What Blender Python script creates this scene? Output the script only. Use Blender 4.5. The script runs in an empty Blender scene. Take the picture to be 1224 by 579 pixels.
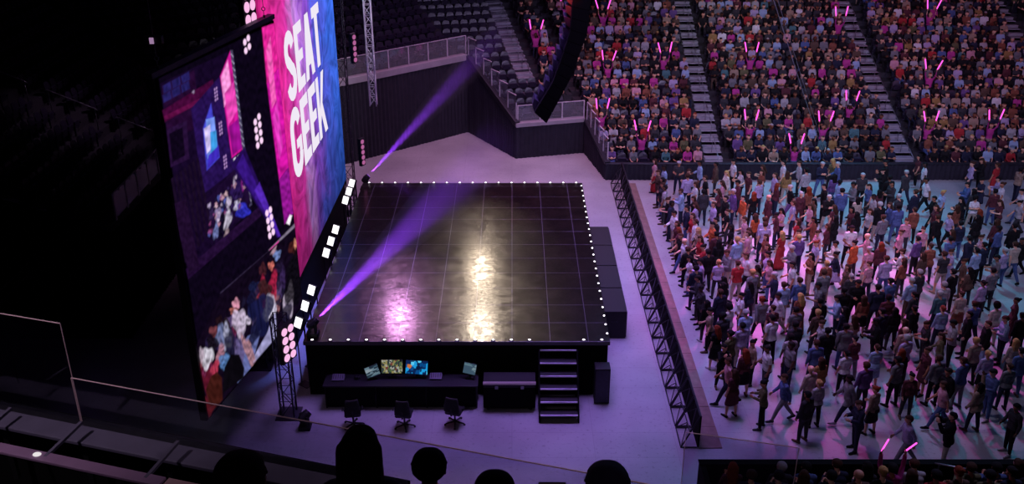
import bpy, bmesh, math, random
import numpy as np
from mathutils import Vector, Matrix

random.seed(7)
RNG = np.random.default_rng(11)
SC = bpy.context.scene
COL = SC.collection
PI = math.pi

# ------------------------------------------------------------------ camera
CAM_H = 17.7
TILT = math.radians(24.9)
FPX = 1166.0
IW, IH = 1224.0, 579.0
cd = bpy.data.cameras.new('camera')
cd.sensor_width = 36.0
cd.lens = FPX * 36.0 / IW
cd.clip_end = 400
cam = bpy.data.objects.new('camera', cd)
COL.objects.link(cam)
cam.location = (0, 0, CAM_H)
cam.rotation_euler = (PI / 2 - TILT, 0, 0)
SC.camera = cam
CT, ST = math.cos(TILT), math.sin(TILT)


def ray(px, py):
    u = (px - IW / 2) / FPX
    v = (py - IH / 2) / FPX
    return Vector((u, CT - v * ST, -ST - v * CT))


def at_z(px, py, z):
    d = ray(px, py)
    return Vector((0, 0, CAM_H)) + d * ((z - CAM_H) / d.z)


def at_y(px, py, y):
    d = ray(px, py)
    return Vector((0, 0, CAM_H)) + d * (y / d.y)


def at_depth(px, py, zc):
    return Vector((0, 0, CAM_H)) + ray(px, py) * zc


def at_plane(px, py, p, n):
    o = Vector((0, 0, CAM_H))
    d = ray(px, py)
    return o + d * ((p - o).dot(n) / d.dot(n))


def project(p):
    x, y, z = p[0], p[1], p[2] - CAM_H
    zc = y * CT - z * ST
    return IW / 2 + FPX * x / zc, IH / 2 + FPX * (-z * CT - y * ST) / zc, zc


# ------------------------------------------------------------------ materials
def srgb(c):
    return tuple(((v / 255) / 12.92 if v / 255 <= 0.04045 else ((v / 255 + 0.055) / 1.055) ** 2.4) for v in c)


MATS = {}


def mat(name, col, rough=0.6, metal=0.0, noise=0.12, scale=6.0, spec=0.5, bump=0.0):
    """Principled surface whose colour is broken up a little by noise."""
    if name in MATS:
        return MATS[name]
    m = bpy.data.materials.new(name)
    m.use_nodes = True
    nt = m.node_tree
    b = nt.nodes['Principled BSDF']
    b.inputs['Roughness'].default_value = rough
    b.inputs['Metallic'].default_value = metal
    b.inputs['Specular IOR Level'].default_value = spec
    c = Vector(col[:3])
    if noise > 0:
        tc = nt.nodes.new('ShaderNodeTexCoord')
        nz = nt.nodes.new('ShaderNodeTexNoise')
        nz.inputs['Scale'].default_value = scale
        nz.inputs['Detail'].default_value = 4
        rp = nt.nodes.new('ShaderNodeValToRGB')
        rp.color_ramp.elements[0].position = 0.3
        rp.color_ramp.elements[1].position = 0.7
        rp.color_ramp.elements[0].color = (*(c * (1 - noise)), 1)
        rp.color_ramp.elements[1].color = (*(c * (1 + noise)), 1)
        nt.links.new(tc.outputs['Object'], nz.inputs['Vector'])
        nt.links.new(nz.outputs['Fac'], rp.inputs['Fac'])
        nt.links.new(rp.outputs['Color'], b.inputs['Base Color'])
        if bump > 0:
            bp = nt.nodes.new('ShaderNodeBump')
            bp.inputs['Strength'].default_value = bump
            nt.links.new(nz.outputs['Fac'], bp.inputs['Height'])
            nt.links.new(bp.outputs['Normal'], b.inputs['Normal'])
    else:
        b.inputs['Base Color'].default_value = (*c, 1)
    MATS[name] = m
    return m


def emit(name, col, strength=1.0):
    if name in MATS:
        return MATS[name]
    m = bpy.data.materials.new(name)
    m.use_nodes = True
    nt = m.node_tree
    nt.nodes.clear()
    out = nt.nodes.new('ShaderNodeOutputMaterial')
    e = nt.nodes.new('ShaderNodeEmission')
    e.inputs['Color'].default_value = (*col[:3], 1)
    e.inputs['Strength'].default_value = strength
    nt.links.new(e.outputs[0], out.inputs['Surface'])
    MATS[name] = m
    return m


def glass(name, tint=(0.9, 0.9, 0.95), clear=0.9, film=0.0):
    if name in MATS:
        return MATS[name]
    m = bpy.data.materials.new(name)
    m.use_nodes = True
    nt = m.node_tree
    nt.nodes.clear()
    out = nt.nodes.new('ShaderNodeOutputMaterial')
    t = nt.nodes.new('ShaderNodeBsdfTransparent')
    t.inputs['Color'].default_value = (*tint, 1)
    g = nt.nodes.new('ShaderNodeBsdfGlossy')
    g.inputs['Roughness'].default_value = 0.05
    g.inputs['Color'].default_value = (0.8, 0.8, 0.9, 1)
    mx = nt.nodes.new('ShaderNodeMixShader')
    mx.inputs['Fac'].default_value = 1 - clear
    nt.links.new(t.outputs[0], mx.inputs[1])
    nt.links.new(g.outputs[0], mx.inputs[2])
    df = nt.nodes.new('ShaderNodeBsdfDiffuse')
    df.inputs['Color'].default_value = (0.8, 0.8, 0.85, 1)
    m2 = nt.nodes.new('ShaderNodeMixShader')
    m2.inputs['Fac'].default_value = film
    nt.links.new(mx.outputs[0], m2.inputs[1])
    nt.links.new(df.outputs[0], m2.inputs[2])
    nt.links.new(m2.outputs[0], out.inputs['Surface'])
    MATS[name] = m
    return m


# ------------------------------------------------------------------ mesh building
class MB:
    def __init__(self):
        self.v, self.f, self.m = [], [], []

    def add(self, verts, faces, mi=0):
        o = len(self.v)
        self.v += [tuple(p) for p in verts]
        self.f += [tuple(i + o for i in f) for f in faces]
        self.m += [mi] * len(faces)
        return self

    def box(self, lo, hi, mi=0, M=None):
        x0, y0, z0 = lo
        x1, y1, z1 = hi
        vs = [(x0, y0, z0), (x1, y0, z0), (x1, y1, z0), (x0, y1, z0), (x0, y0, z1), (x1, y0, z1), (x1, y1, z1), (x0, y1, z1)]
        if M is not None:
            vs = [M @ Vector(p) for p in vs]
        return self.add(vs, [(0, 3, 2, 1), (4, 5, 6, 7), (0, 1, 5, 4), (1, 2, 6, 5), (2, 3, 7, 6), (3, 0, 4, 7)], mi)

    def beam(self, a, b, w, h, mi=0, up=(0, 0, 1)):
        """A bar of rectangular section from a to b."""
        a, b = Vector(a), Vector(b)
        d = (b - a).normalized()
        up = Vector(up)
        s = d.cross(up)
        if s.length < 1e-4:
            s = d.cross(Vector((1, 0, 0)))
        s.normalize()
        t = s.cross(d)
        vs = []
        for p in (a, b):
            for i, j in ((-1, -1), (1, -1), (1, 1), (-1, 1)):
                vs.append(p + s * (i * w / 2) + t * (j * h / 2))
        return self.add(vs, [(0, 1, 2, 3), (7, 6, 5, 4), (0, 4, 5, 1), (1, 5, 6, 2), (2, 6, 7, 3), (3, 7, 4, 0)], mi)

    def tube(self, pts, r, n=8, mi=0, caps=True):
        pts = [Vector(p) for p in pts]
        rs = r if isinstance(r, (list, tuple)) else [r] * len(pts)
        rings = []
        ref = None
        for i, p in enumerate(pts):
            d = (pts[min(i + 1, len(pts) - 1)] - pts[max(i - 1, 0)]).normalized()
            if ref is None or abs(ref.dot(d)) > 0.98:
                ref = Vector((0, 0, 1)) if abs(d.z) < 0.9 else Vector((1, 0, 0))
            s = d.cross(ref).normalized()
            t = s.cross(d)
            rings.append([p + (s * math.cos(2 * PI * k / n) + t * math.sin(2 * PI * k / n)) * rs[i] for k in range(n)])
        vs = [q for rg in rings for q in rg]
        fs = []
        for i in range(len(rings) - 1):
            for k in range(n):
                fs.append((i * n + k, i * n + (k + 1) % n, (i + 1) * n + (k + 1) % n, (i + 1) * n + k))
        if caps:
            fs.append(tuple(reversed(range(n))))
            fs.append(tuple((len(rings) - 1) * n + k for k in range(n)))
        return self.add(vs, fs, mi)

    def prism(self, poly, vec, mi=0):
        """Extrude a planar polygon by vec."""
        poly = [Vector(p) for p in poly]
        vec = Vector(vec)
        n = len(poly)
        vs = poly + [p + vec for p in poly]
        fs = [tuple(reversed(range(n))), tuple(range(n, 2 * n))]
        fs += [(i, (i + 1) % n, n + (i + 1) % n, n + i) for i in range(n)]
        return self.add(vs, fs, mi)

    def ball(self, c, r, nu=10, nv=6, mi=0, sc=(1, 1, 1)):
        c = Vector(c)
        vs = [c + Vector((0, 0, r * sc[2]))]
        for j in range(1, nv):
            a = PI * j / nv
            for i in range(nu):
                b = 2 * PI * i / nu
                vs.append(c + Vector((r * sc[0] * math.sin(a) * math.cos(b), r * sc[1] * math.sin(a) * math.sin(b), r * sc[2] * math.cos(a))))
        vs.append(c - Vector((0, 0, r * sc[2])))
        fs = [(0, 1 + i, 1 + (i + 1) % nu) for i in range(nu)]
        for j in range(nv - 2):
            for i in range(nu):
                a = 1 + j * nu
                fs.append((a + i, a + nu + i, a + nu + (i + 1) % nu, a + (i + 1) % nu))
        last = len(vs) - 1
        a = 1 + (nv - 2) * nu
        fs += [(a + (i + 1) % nu, a + i, last) for i in range(nu)]
        return self.add(vs, fs, mi)

    def mesh(self, name, mats, smooth=False, bevel=0.0):
        me = bpy.data.meshes.new(name)
        me.from_pydata(self.v, [], self.f)
        for m in (mats if isinstance(mats, (list, tuple)) else [mats]):
            me.materials.append(m)
        if self.m and max(self.m) > 0:
            me.polygons.foreach_set('material_index', self.m)
        bm = bmesh.new()
        bm.from_mesh(me)
        bmesh.ops.recalc_face_normals(bm, faces=bm.faces)
        if bevel > 0:
            bmesh.ops.bevel(bm, geom=[e for e in bm.edges], offset=bevel, segments=2, affect='EDGES', clamp_overlap=True)
        bm.to_mesh(me)
        bm.free()
        if smooth:
            me.polygons.foreach_set('use_smooth', [True] * len(me.polygons))
        me.update()
        return me

    def build(self, name, mats, parent=None, smooth=False, bevel=0.0, label=None):
        o = bpy.data.objects.new(name, self.mesh(name, mats, smooth, bevel))
        COL.objects.link(o)
        if parent is not None:
            o.parent = parent
        if label:
            o['label'] = label
        return o


def link_mesh(name, me, parent=None, m=None):
    o = bpy.data.objects.new(name, me)
    COL.objects.link(o)
    if parent is not None:
        o.parent = parent
    if m is not None:
        o.material_slots[0].link = 'OBJECT'
        o.material_slots[0].material = m
    return o


def tag(o, label, cat, group=None, kind=None):
    if label:
        o['label'] = label
    if cat:
        o['category'] = cat
    if group:
        o['group'] = group
    if kind:
        o['kind'] = kind
    return o


def thing(name, label, cat, loc=(0, 0, 0), rz=0.0, group=None):
    o = bpy.data.objects.new(name, None)
    COL.objects.link(o)
    o.location = loc
    o.rotation_euler = (0, 0, rz)
    o.empty_display_size = 0.2
    return tag(o, label, cat, group)


def struct(o):
    o['kind'] = 'structure'
    return o


KIDS = {}


def copy_tree(root, parent=None):
    c = root.copy()
    COL.objects.link(c)
    if parent is not None:
        c.parent = parent
    for ch in root.children:
        copy_tree(ch, c)
    return c


def sub_bevel(o, w=0.01, seg=2):
    md = o.modifiers.new('edge', 'BEVEL')
    md.width = w
    md.segments = seg
    md.limit_method = 'ANGLE'
    return o
# ------------------------------------------------------------------ people
def capsule_np(p0, p1, r0, r1, n=12, k=3):
    p0, p1 = np.array(p0, float), np.array(p1, float)
    d = p1 - p0
    L = np.linalg.norm(d)
    d = d / L if L > 1e-9 else np.array([0, 0, 1.0])
    a = np.array([1.0, 0, 0]) if abs(d[0]) < 0.8 else np.array([0, 1.0, 0])
    s = np.cross(d, a); s /= np.linalg.norm(s)
    t = np.cross(d, s)
    rings = []
    for i in range(k + 1):
        ang = -PI / 2 + (PI / 2) * (i + 0.35) / (k + 0.35)
        rings.append((p0 + d * r0 * math.sin(ang), r0 * math.cos(ang)))
    for i in range(k + 1):
        ang = (PI / 2) * i / (k + 0.35)
        rings.append((p1 + d * r1 * math.sin(ang), r1 * math.cos(ang)))
    vs, fs = [], []
    for c, r in rings:
        for j in range(n):
            b = 2 * PI * j / n
            vs.append(c + (s * math.cos(b) + t * math.sin(b)) * r)
    for i in range(len(rings) - 1):
        for j in range(n):
            fs.append((i * n + j, i * n + (j + 1) % n, (i + 1) * n + (j + 1) % n, (i + 1) * n + j))
    fs.append(tuple(reversed(range(n))))
    fs.append(tuple((len(rings) - 1) * n + j for j in range(n)))
    return vs, fs


def remesh(caps, voxel, name):
    mb = MB()
    for c in caps:
        vs, fs = capsule_np(c[0], c[1], c[2], c[3])
        mb.add(vs, fs)
    me = bpy.data.meshes.new(name)
    me.from_pydata(mb.v, [], mb.f)
    bm = bmesh.new(); bm.from_mesh(me)
    bmesh.ops.recalc_face_normals(bm, faces=bm.faces)
    bm.to_mesh(me); bm.free()
    o = bpy.data.objects.new(name, me)
    COL.objects.link(o)
    md = o.modifiers.new('remesh', 'REMESH')
    md.mode = 'VOXEL'
    md.voxel_size = voxel
    md.adaptivity = 0.0
    dg = bpy.context.evaluated_depsgraph_get()
    dg.update()
    ev = o.evaluated_get(dg)
    m2 = ev.to_mesh()
    V = np.empty(len(m2.vertices) * 3); m2.vertices.foreach_get('co', V); V = V.reshape(-1, 3)
    nl = len(m2.loops)
    LI = np.empty(nl, dtype=np.int32); m2.loops.foreach_get('vertex_index', LI)
    F = LI.reshape(-1, 4).copy()
    ev.to_mesh_clear()
    bpy.data.objects.remove(o)
    bpy.data.meshes.remove(me)
    E = np.concatenate([F[:, [0, 1]], F[:, [1, 2]], F[:, [2, 3]], F[:, [3, 0]]])
    for _ in range(2):
        acc = np.zeros_like(V); cnt = np.zeros(len(V))
        np.add.at(acc, E[:, 0], V[E[:, 1]]); np.add.at(cnt, E[:, 0], 1)
        V = V + 0.45 * (acc / np.maximum(cnt, 1)[:, None] - V)
    return V, F


def vnormals(V, F):
    n = np.cross(V[F[:, 2]] - V[F[:, 0]], V[F[:, 3]] - V[F[:, 1]])
    N = np.zeros_like(V)
    for k in range(4):
        np.add.at(N, F[:, k], n)
    return N / np.maximum(np.linalg.norm(N, axis=1), 1e-9)[:, None]


def np_mesh(name, V, F, smooth=True):
    me = bpy.data.meshes.new(name)
    V = np.ascontiguousarray(V, dtype=np.float32)
    me.vertices.add(len(V)); me.vertices.foreach_set('co', V.ravel())
    nf = len(F)
    me.loops.add(nf * 4); me.loops.foreach_set('vertex_index', np.ascontiguousarray(F, dtype=np.int32).ravel())
    me.polygons.add(nf)
    me.polygons.foreach_set('loop_start', np.arange(0, nf * 4, 4, dtype=np.int32))
    if smooth:
        me.polygons.foreach_set('use_smooth', np.ones(nf, dtype=bool))
    me.update(calc_edges=True)
    return me


def shell(V, F, N, mask, off, name):
    """Cloth: the faces of the body inside mask, lifted off the skin, with the hem turned in to the skin."""
    fm = mask[F].all(axis=1)
    f = F[fm]
    if len(f) == 0:
        return None
    used = np.unique(f)
    idx = -np.ones(len(V), dtype=np.int64); idx[used] = np.arange(len(used))
    nv = V[used] + N[used] * off
    nf = idx[f]
    e = np.concatenate([nf[:, [0, 1]], nf[:, [1, 2]], nf[:, [2, 3]], nf[:, [3, 0]]])
    key = np.sort(e, axis=1); code = key[:, 0] * 10_000_000 + key[:, 1]
    u, inv, c = np.unique(code, return_inverse=True, return_counts=True)
    be = e[c[inv] == 1]
    inner = V[used] - N[used] * 0.004
    bv = np.unique(be)
    bi = -np.ones(len(used), dtype=np.int64); bi[bv] = len(used) + np.arange(len(bv))
    nv = np.concatenate([nv, inner[bv]])
    hem = np.stack([be[:, 1], be[:, 0], bi[be[:, 0]], bi[be[:, 1]]], axis=1)
    me = np_mesh(name, nv, np.concatenate([nf, hem]))
    return me


def rotx(v, a):
    c, s = math.cos(a), math.sin(a)
    return np.array([v[0], v[1] * c - v[2] * s, v[1] * s + v[2] * c])


R = math.radians
# legs: (hip pitch, outward, knee bend, foot pitch) left/right; arms: (pitch, outward, elbow bend, forearm outward); lean; head pitch, head yaw
POSES = {
    'stand': dict(legs=((2, 5, 3, 0), (-2, 5, 2, 0)), arms=((4, 10, 14, 2), (0, 10, 18, 2)), lean=0, head=(-4, 0)),
    'relaxed': dict(legs=((6, 7, 8, 0), (-3, 6, 2, 0)), arms=((-4, 12, 22, 2), (14, 14, 62, -22)), lean=2, head=(6, 12)),
    'holding': dict(legs=((3, 6, 4, 0), (-4, 5, 3, 0)), arms=((18, 10, 82, -22), (14, 11, 88, -20)), lean=3, head=(14, 0)),
    'crossed': dict(legs=((4, 10, 4, 0), (-3, 11, 3, 0)), arms=((20, 14, 92, -62), (24, 13, 84, -60)), lean=-1, head=(2, 0)),
    'walking': dict(legs=((26, 2, 8, -8), (-22, 2, 14, 26)), arms=((-22, 8, 20, 0), (24, 8, 30, -6)), lean=4, head=(0, 0)),
    'photo': dict(legs=((3, 6, 4, 0), (-3, 6, 3, 0)), arms=((58, 12, 92, -22), (62, 12, 88, -22)), lean=-2, head=(-2, 0)),
    'waving': dict(legs=((8, 7, 6, 0), (-6, 7, 3, 0)), arms=((4, 12, 24, 2), (150, 20, 18, 6)), lean=0, head=(-10, 6)),
    'seated': dict(legs=((84, 6, 84, 0), (84, 7, 82, 0)), arms=((22, 8, 52, -14), (22, 8, 52, -12)), lean=4, head=(4, 0)),
    'seated_forward': dict(legs=((86, 8, 80, 0), (84, 9, 88, 0)), arms=((42, 8, 50, -24), (38, 8, 60, -26)), lean=16, head=(-8, 8)),
    'seated_raised': dict(legs=((84, 7, 84, 0), (84, 7, 84, 0)), arms=((150, 16, 22, 0), (152, 16, 18, 4)), lean=0, head=(-8, 0)),
    'seated_clasped': dict(legs=((84, 4, 86, 0), (84, 4, 84, 0)), arms=((34, 6, 72, -34), (34, 6, 74, -34)), lean=2, head=(2, -10)),
}


def skeleton(pose, sex):
    P = POSES[pose]
    W = 1.0 if sex == 'm' else 0.93
    sh = 0.185 if sex == 'm' else 0.165
    hp = 0.088 if sex == 'm' else 0.092
    caps = []  # (p0, p1, r0, r1, label)
    info = {}
    pel = np.array([0, 0, 0.95])
    lean = -R(P['lean'])

    def up(v):
        return pel + rotx(np.array(v, float), lean)
    # torso
    cr = 0.112 if sex == 'm' else 0.1
    caps.append((up((-0.085, 0.0, 0.36)), up((0.085, 0.0, 0.36)), cr, cr, 'torso'))
    caps.append((up((-0.075, 0.01, 0.27)), up((0.075, 0.01, 0.27)), cr, cr, 'torso'))
    wr = 0.108 if sex == 'm' else 0.092
    caps.append((up((-0.055, 0.005, 0.14)), up((0.055, 0.005, 0.14)), wr, wr, 'torso'))
    caps.append((up((-0.065, 0.0, 0.06)), up((0.065, 0.0, 0.06)), wr * 1.06, wr * 1.06, 'torso'))
    caps.append((up((-0.07, 0.0, 0.2)), up((-0.08, 0.0, 0.3)), 0.1, 0.105, 'torso'))
    caps.append((up((0.07, 0.0, 0.2)), up((0.08, 0.0, 0.3)), 0.1, 0.105, 'torso'))
    caps.append((up((-sh + 0.03, -0.01, 0.455)), up((sh - 0.03, -0.01, 0.455)), 0.062, 0.062, 'torso'))
    caps.append((up((-0.06, -0.01, 0.48)), up((0.06, -0.01, 0.48)), 0.06, 0.06, 'torso'))
    if sex == 'f':
        for s in (-1, 1):
            caps.append((up((s * 0.075, 0.075, 0.33)), up((s * 0.072, 0.09, 0.325)), 0.062, 0.052, 'torso'))
    pr = 0.118 if sex == 'm' else 0.122
    caps.append(((-0.07, -0.012, 0.95), (0.07, -0.012, 0.95), pr, pr, 'pelvis'))
    caps.append(((-0.075, -0.03, 0.9), (0.075, -0.03, 0.9), pr * 0.98, pr * 0.98, 'pelvis'))
    # neck, head
    hpit, hyaw = R(P['head'][0]), R(P['head'][1])
    nb = up((0, -0.015, 0.5))
    nt = up((0, 0.012, 0.6))
    caps.append((nb, nt, 0.058, 0.052, 'neck'))
    hc = up((0, 0.022, 0.685))

    def hd(v):
        v = rotx(np.array(v, float), -hpit + lean)
        c, s = math.cos(hyaw), math.sin(hyaw)
        return hc + np.array([v[0] * c - v[1] * s, v[0] * s + v[1] * c, v[2]])
    info['head'] = hc; info['hd'] = hd
    for s in (-1, 1):
        caps.append((hd((s * 0.012, -0.022, 0.03)), hd((s * 0.012, 0.018, 0.03)), 0.088, 0.084, 'head'))
    caps.append((hd((0, 0.02, 0.0)), hd((0, 0.045, -0.07)), 0.074, 0.046, 'head'))
    caps.append((hd((-0.022, 0.04, -0.06)), hd((0.022, 0.04, -0.06)), 0.042, 0.042, 'head'))
    caps.append((hd((0, 0.094, 0.022)), hd((0, 0.116, -0.012)), 0.01, 0.015, 'head'))     # nose
    caps.append((hd((-0.02, 0.088, -0.052)), hd((0.02, 0.088, -0.052)), 0.012, 0.012, 'head'))  # lips
    caps.append((hd((-0.04, 0.08, 0.036)), hd((0.04, 0.08, 0.036)), 0.02, 0.02, 'head'))   # brow
    for s in (-1, 1):
        caps.append((hd((s * 0.096, -0.004, 0.018)), hd((s * 0.094, 0.002, -0.024)), 0.017, 0.012, 'head'))  # ears
    # legs
    ank = []
    for s, (a, o, k, fp) in zip((-1, 1), P['legs']):
        H = np.array([s * hp, 0, 0.9])
        d = rotx(np.array([0, 0, -1.0]), R(a)); d = d + np.array([s * math.tan(R(o)), 0, 0]); d /= np.linalg.norm(d)
        K = H + d * 0.43
        d2 = rotx(np.array([0, 0, -1.0]), R(a - k)); d2 = d2 + np.array([s * math.tan(R(o * 0.4)), 0, 0]); d2 /= np.linalg.norm(d2)
        A = K + d2 * 0.41
        th = 0.09 if sex == 'm' else 0.088
        caps.append((H, K, th, 0.058, 'thigh'))
        M = K + (A - K) * 0.32
        caps.append((K, M, 0.056, 0.054, 'shin'))
        caps.append((M, A, 0.055, 0.036, 'shin'))
        fd = rotx(np.array([s * 0.16, 1.0, 0]), -R(fp)); fd /= np.linalg.norm(fd)
        dn = rotx(np.array([0, 0, -1.0]), -R(fp))
        heel = A + dn * 0.045 - fd * 0.035
        ball = A + dn * 0.055 + fd * 0.13
        toe = A + dn * 0.06 + fd * 0.19
        caps.append((heel, ball, 0.036, 0.034, 'foot'))
        caps.append((ball, toe, 0.036, 0.026, 'foot'))
        caps.append((A, A + dn * 0.03 + fd * 0.06, 0.04, 0.036, 'foot'))
        ank.append((A, s))
    info['ank'] = ank
    # arms
    info['hands'] = []
    for s, (a, o, e, fo) in zip((-1, 1), P['arms']):
        S = up((s * sh, -0.01, 0.455))
        d = rotx(np.array([0, 0, -1.0]), R(a)); d = d + np.array([s * math.tan(R(min(o, 60))), 0, 0]); d /= np.linalg.norm(d)
        d = rotx(d, lean)
        E = S + d * 0.285
        d2 = rotx(np.array([0, 0, -1.0]), R(a + e))
        d2 = d2 + np.array([s * math.tan(R(fo)), 0, 0]); d2 /= np.linalg.norm(d2)
        d2 = rotx(d2, lean)
        Wp = E + d2 * 0.245
        ur = 0.05 if sex == 'm' else 0.043
        caps.append((S, E, ur * 1.12, ur * 0.86, 'upper_arm'))
        caps.append((E, E + (Wp - E) * 0.35, ur * 0.84, ur * 0.84, 'forearm'))
        caps.append((E + (Wp - E) * 0.35, Wp, ur * 0.84, 0.029, 'forearm'))
        lat = np.cross(d2, np.array([1.0, 0, 0]))
        if np.linalg.norm(lat) < 0.2:
            lat = np.array([0, 0, 1.0])
        lat /= np.linalg.norm(lat)
        if lat[1] + lat[2] < 0:
            lat = -lat
        pn = np.cross(d2, lat) * -s            # palm normal, towards the body's middle
        if pn[0] * s > 0:
            pn = -pn
        palm = Wp + d2 * 0.085
        for q in (-0.022, 0.0, 0.022):
            caps.append((Wp + d2 * 0.015 + lat * q * 0.7, palm + lat * q, 0.021, 0.018, 'hand'))
        for j, (q, L) in enumerate(((0.033, 0.07), (0.011, 0.08), (-0.011, 0.074), (-0.033, 0.058))):
            b = palm + lat * q
            fdv = d2 + lat * q * 4.0
            fdv /= np.linalg.norm(fdv)
            mid = b + fdv * L * 0.55 + pn * 0.008
            tip = mid + fdv * L * 0.4 + pn * 0.024
            caps.append((b, mid, 0.0105, 0.0095, 'hand'))
            caps.append((mid, tip, 0.0095, 0.0085, 'hand'))
        tb = Wp + d2 * 0.035 + lat * 0.025
        tm = tb + d2 * 0.035 + lat * 0.03 + pn * 0.01
        caps.append((tb, tm, 0.014, 0.012, 'hand'))
        caps.append((tm, tm + d2 * 0.03 + lat * 0.008 + pn * 0.01, 0.0115, 0.0095, 'hand'))
        info['hands'].append((palm, d2, lat, pn))
    zmin = min(min(c[0][2] - c[2], c[1][2] - c[3]) for c in caps if c[4] == 'foot')
    info['zoff'] = -zmin
    out = []
    for c in caps:
        out.append((np.array(c[0], float) + [0, 0, -zmin], np.array(c[1], float) + [0, 0, -zmin], c[2], c[3], c[4]))
    info['caps'] = out
    return out, info


LBL = ['torso', 'pelvis', 'neck', 'head', 'thigh', 'shin', 'foot', 'upper_arm', 'forearm', 'hand']


def label_verts(V, caps):
    best = np.full(len(V), 1e9); lab = np.zeros(len(V), dtype=np.int32); tt = np.zeros(len(V))
    for p0, p1, r0, r1, l in caps:
        d = p1 - p0
        L2 = max(d.dot(d), 1e-12)
        t = np.clip(((V - p0) @ d) / L2, 0, 1)
        dist = np.linalg.norm(V - (p0 + t[:, None] * d), axis=1) - (r0 + (r1 - r0) * t)
        m = dist < best
        best[m] = dist[m]; lab[m] = LBL.index(l); tt[m] = t[m]
    return lab, tt


BODY = {}


def body(pose, sex, voxel=0.0115):
    key = (pose, sex)
    if key in BODY:
        return BODY[key]
    caps, info = skeleton(pose, sex)
    V, F = remesh(caps, voxel, 'body')
    lab, tt = label_verts(V, caps)
    N = vnormals(V, F)
    B = dict(V=V, F=F, N=N, lab=lab, t=tt, info=info, caps=caps, parts={})
    B['parts']['body'] = np_mesh('body', V, F)
    B['parts']['body'].materials.append(None)
    BODY[key] = B
    return B


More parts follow.
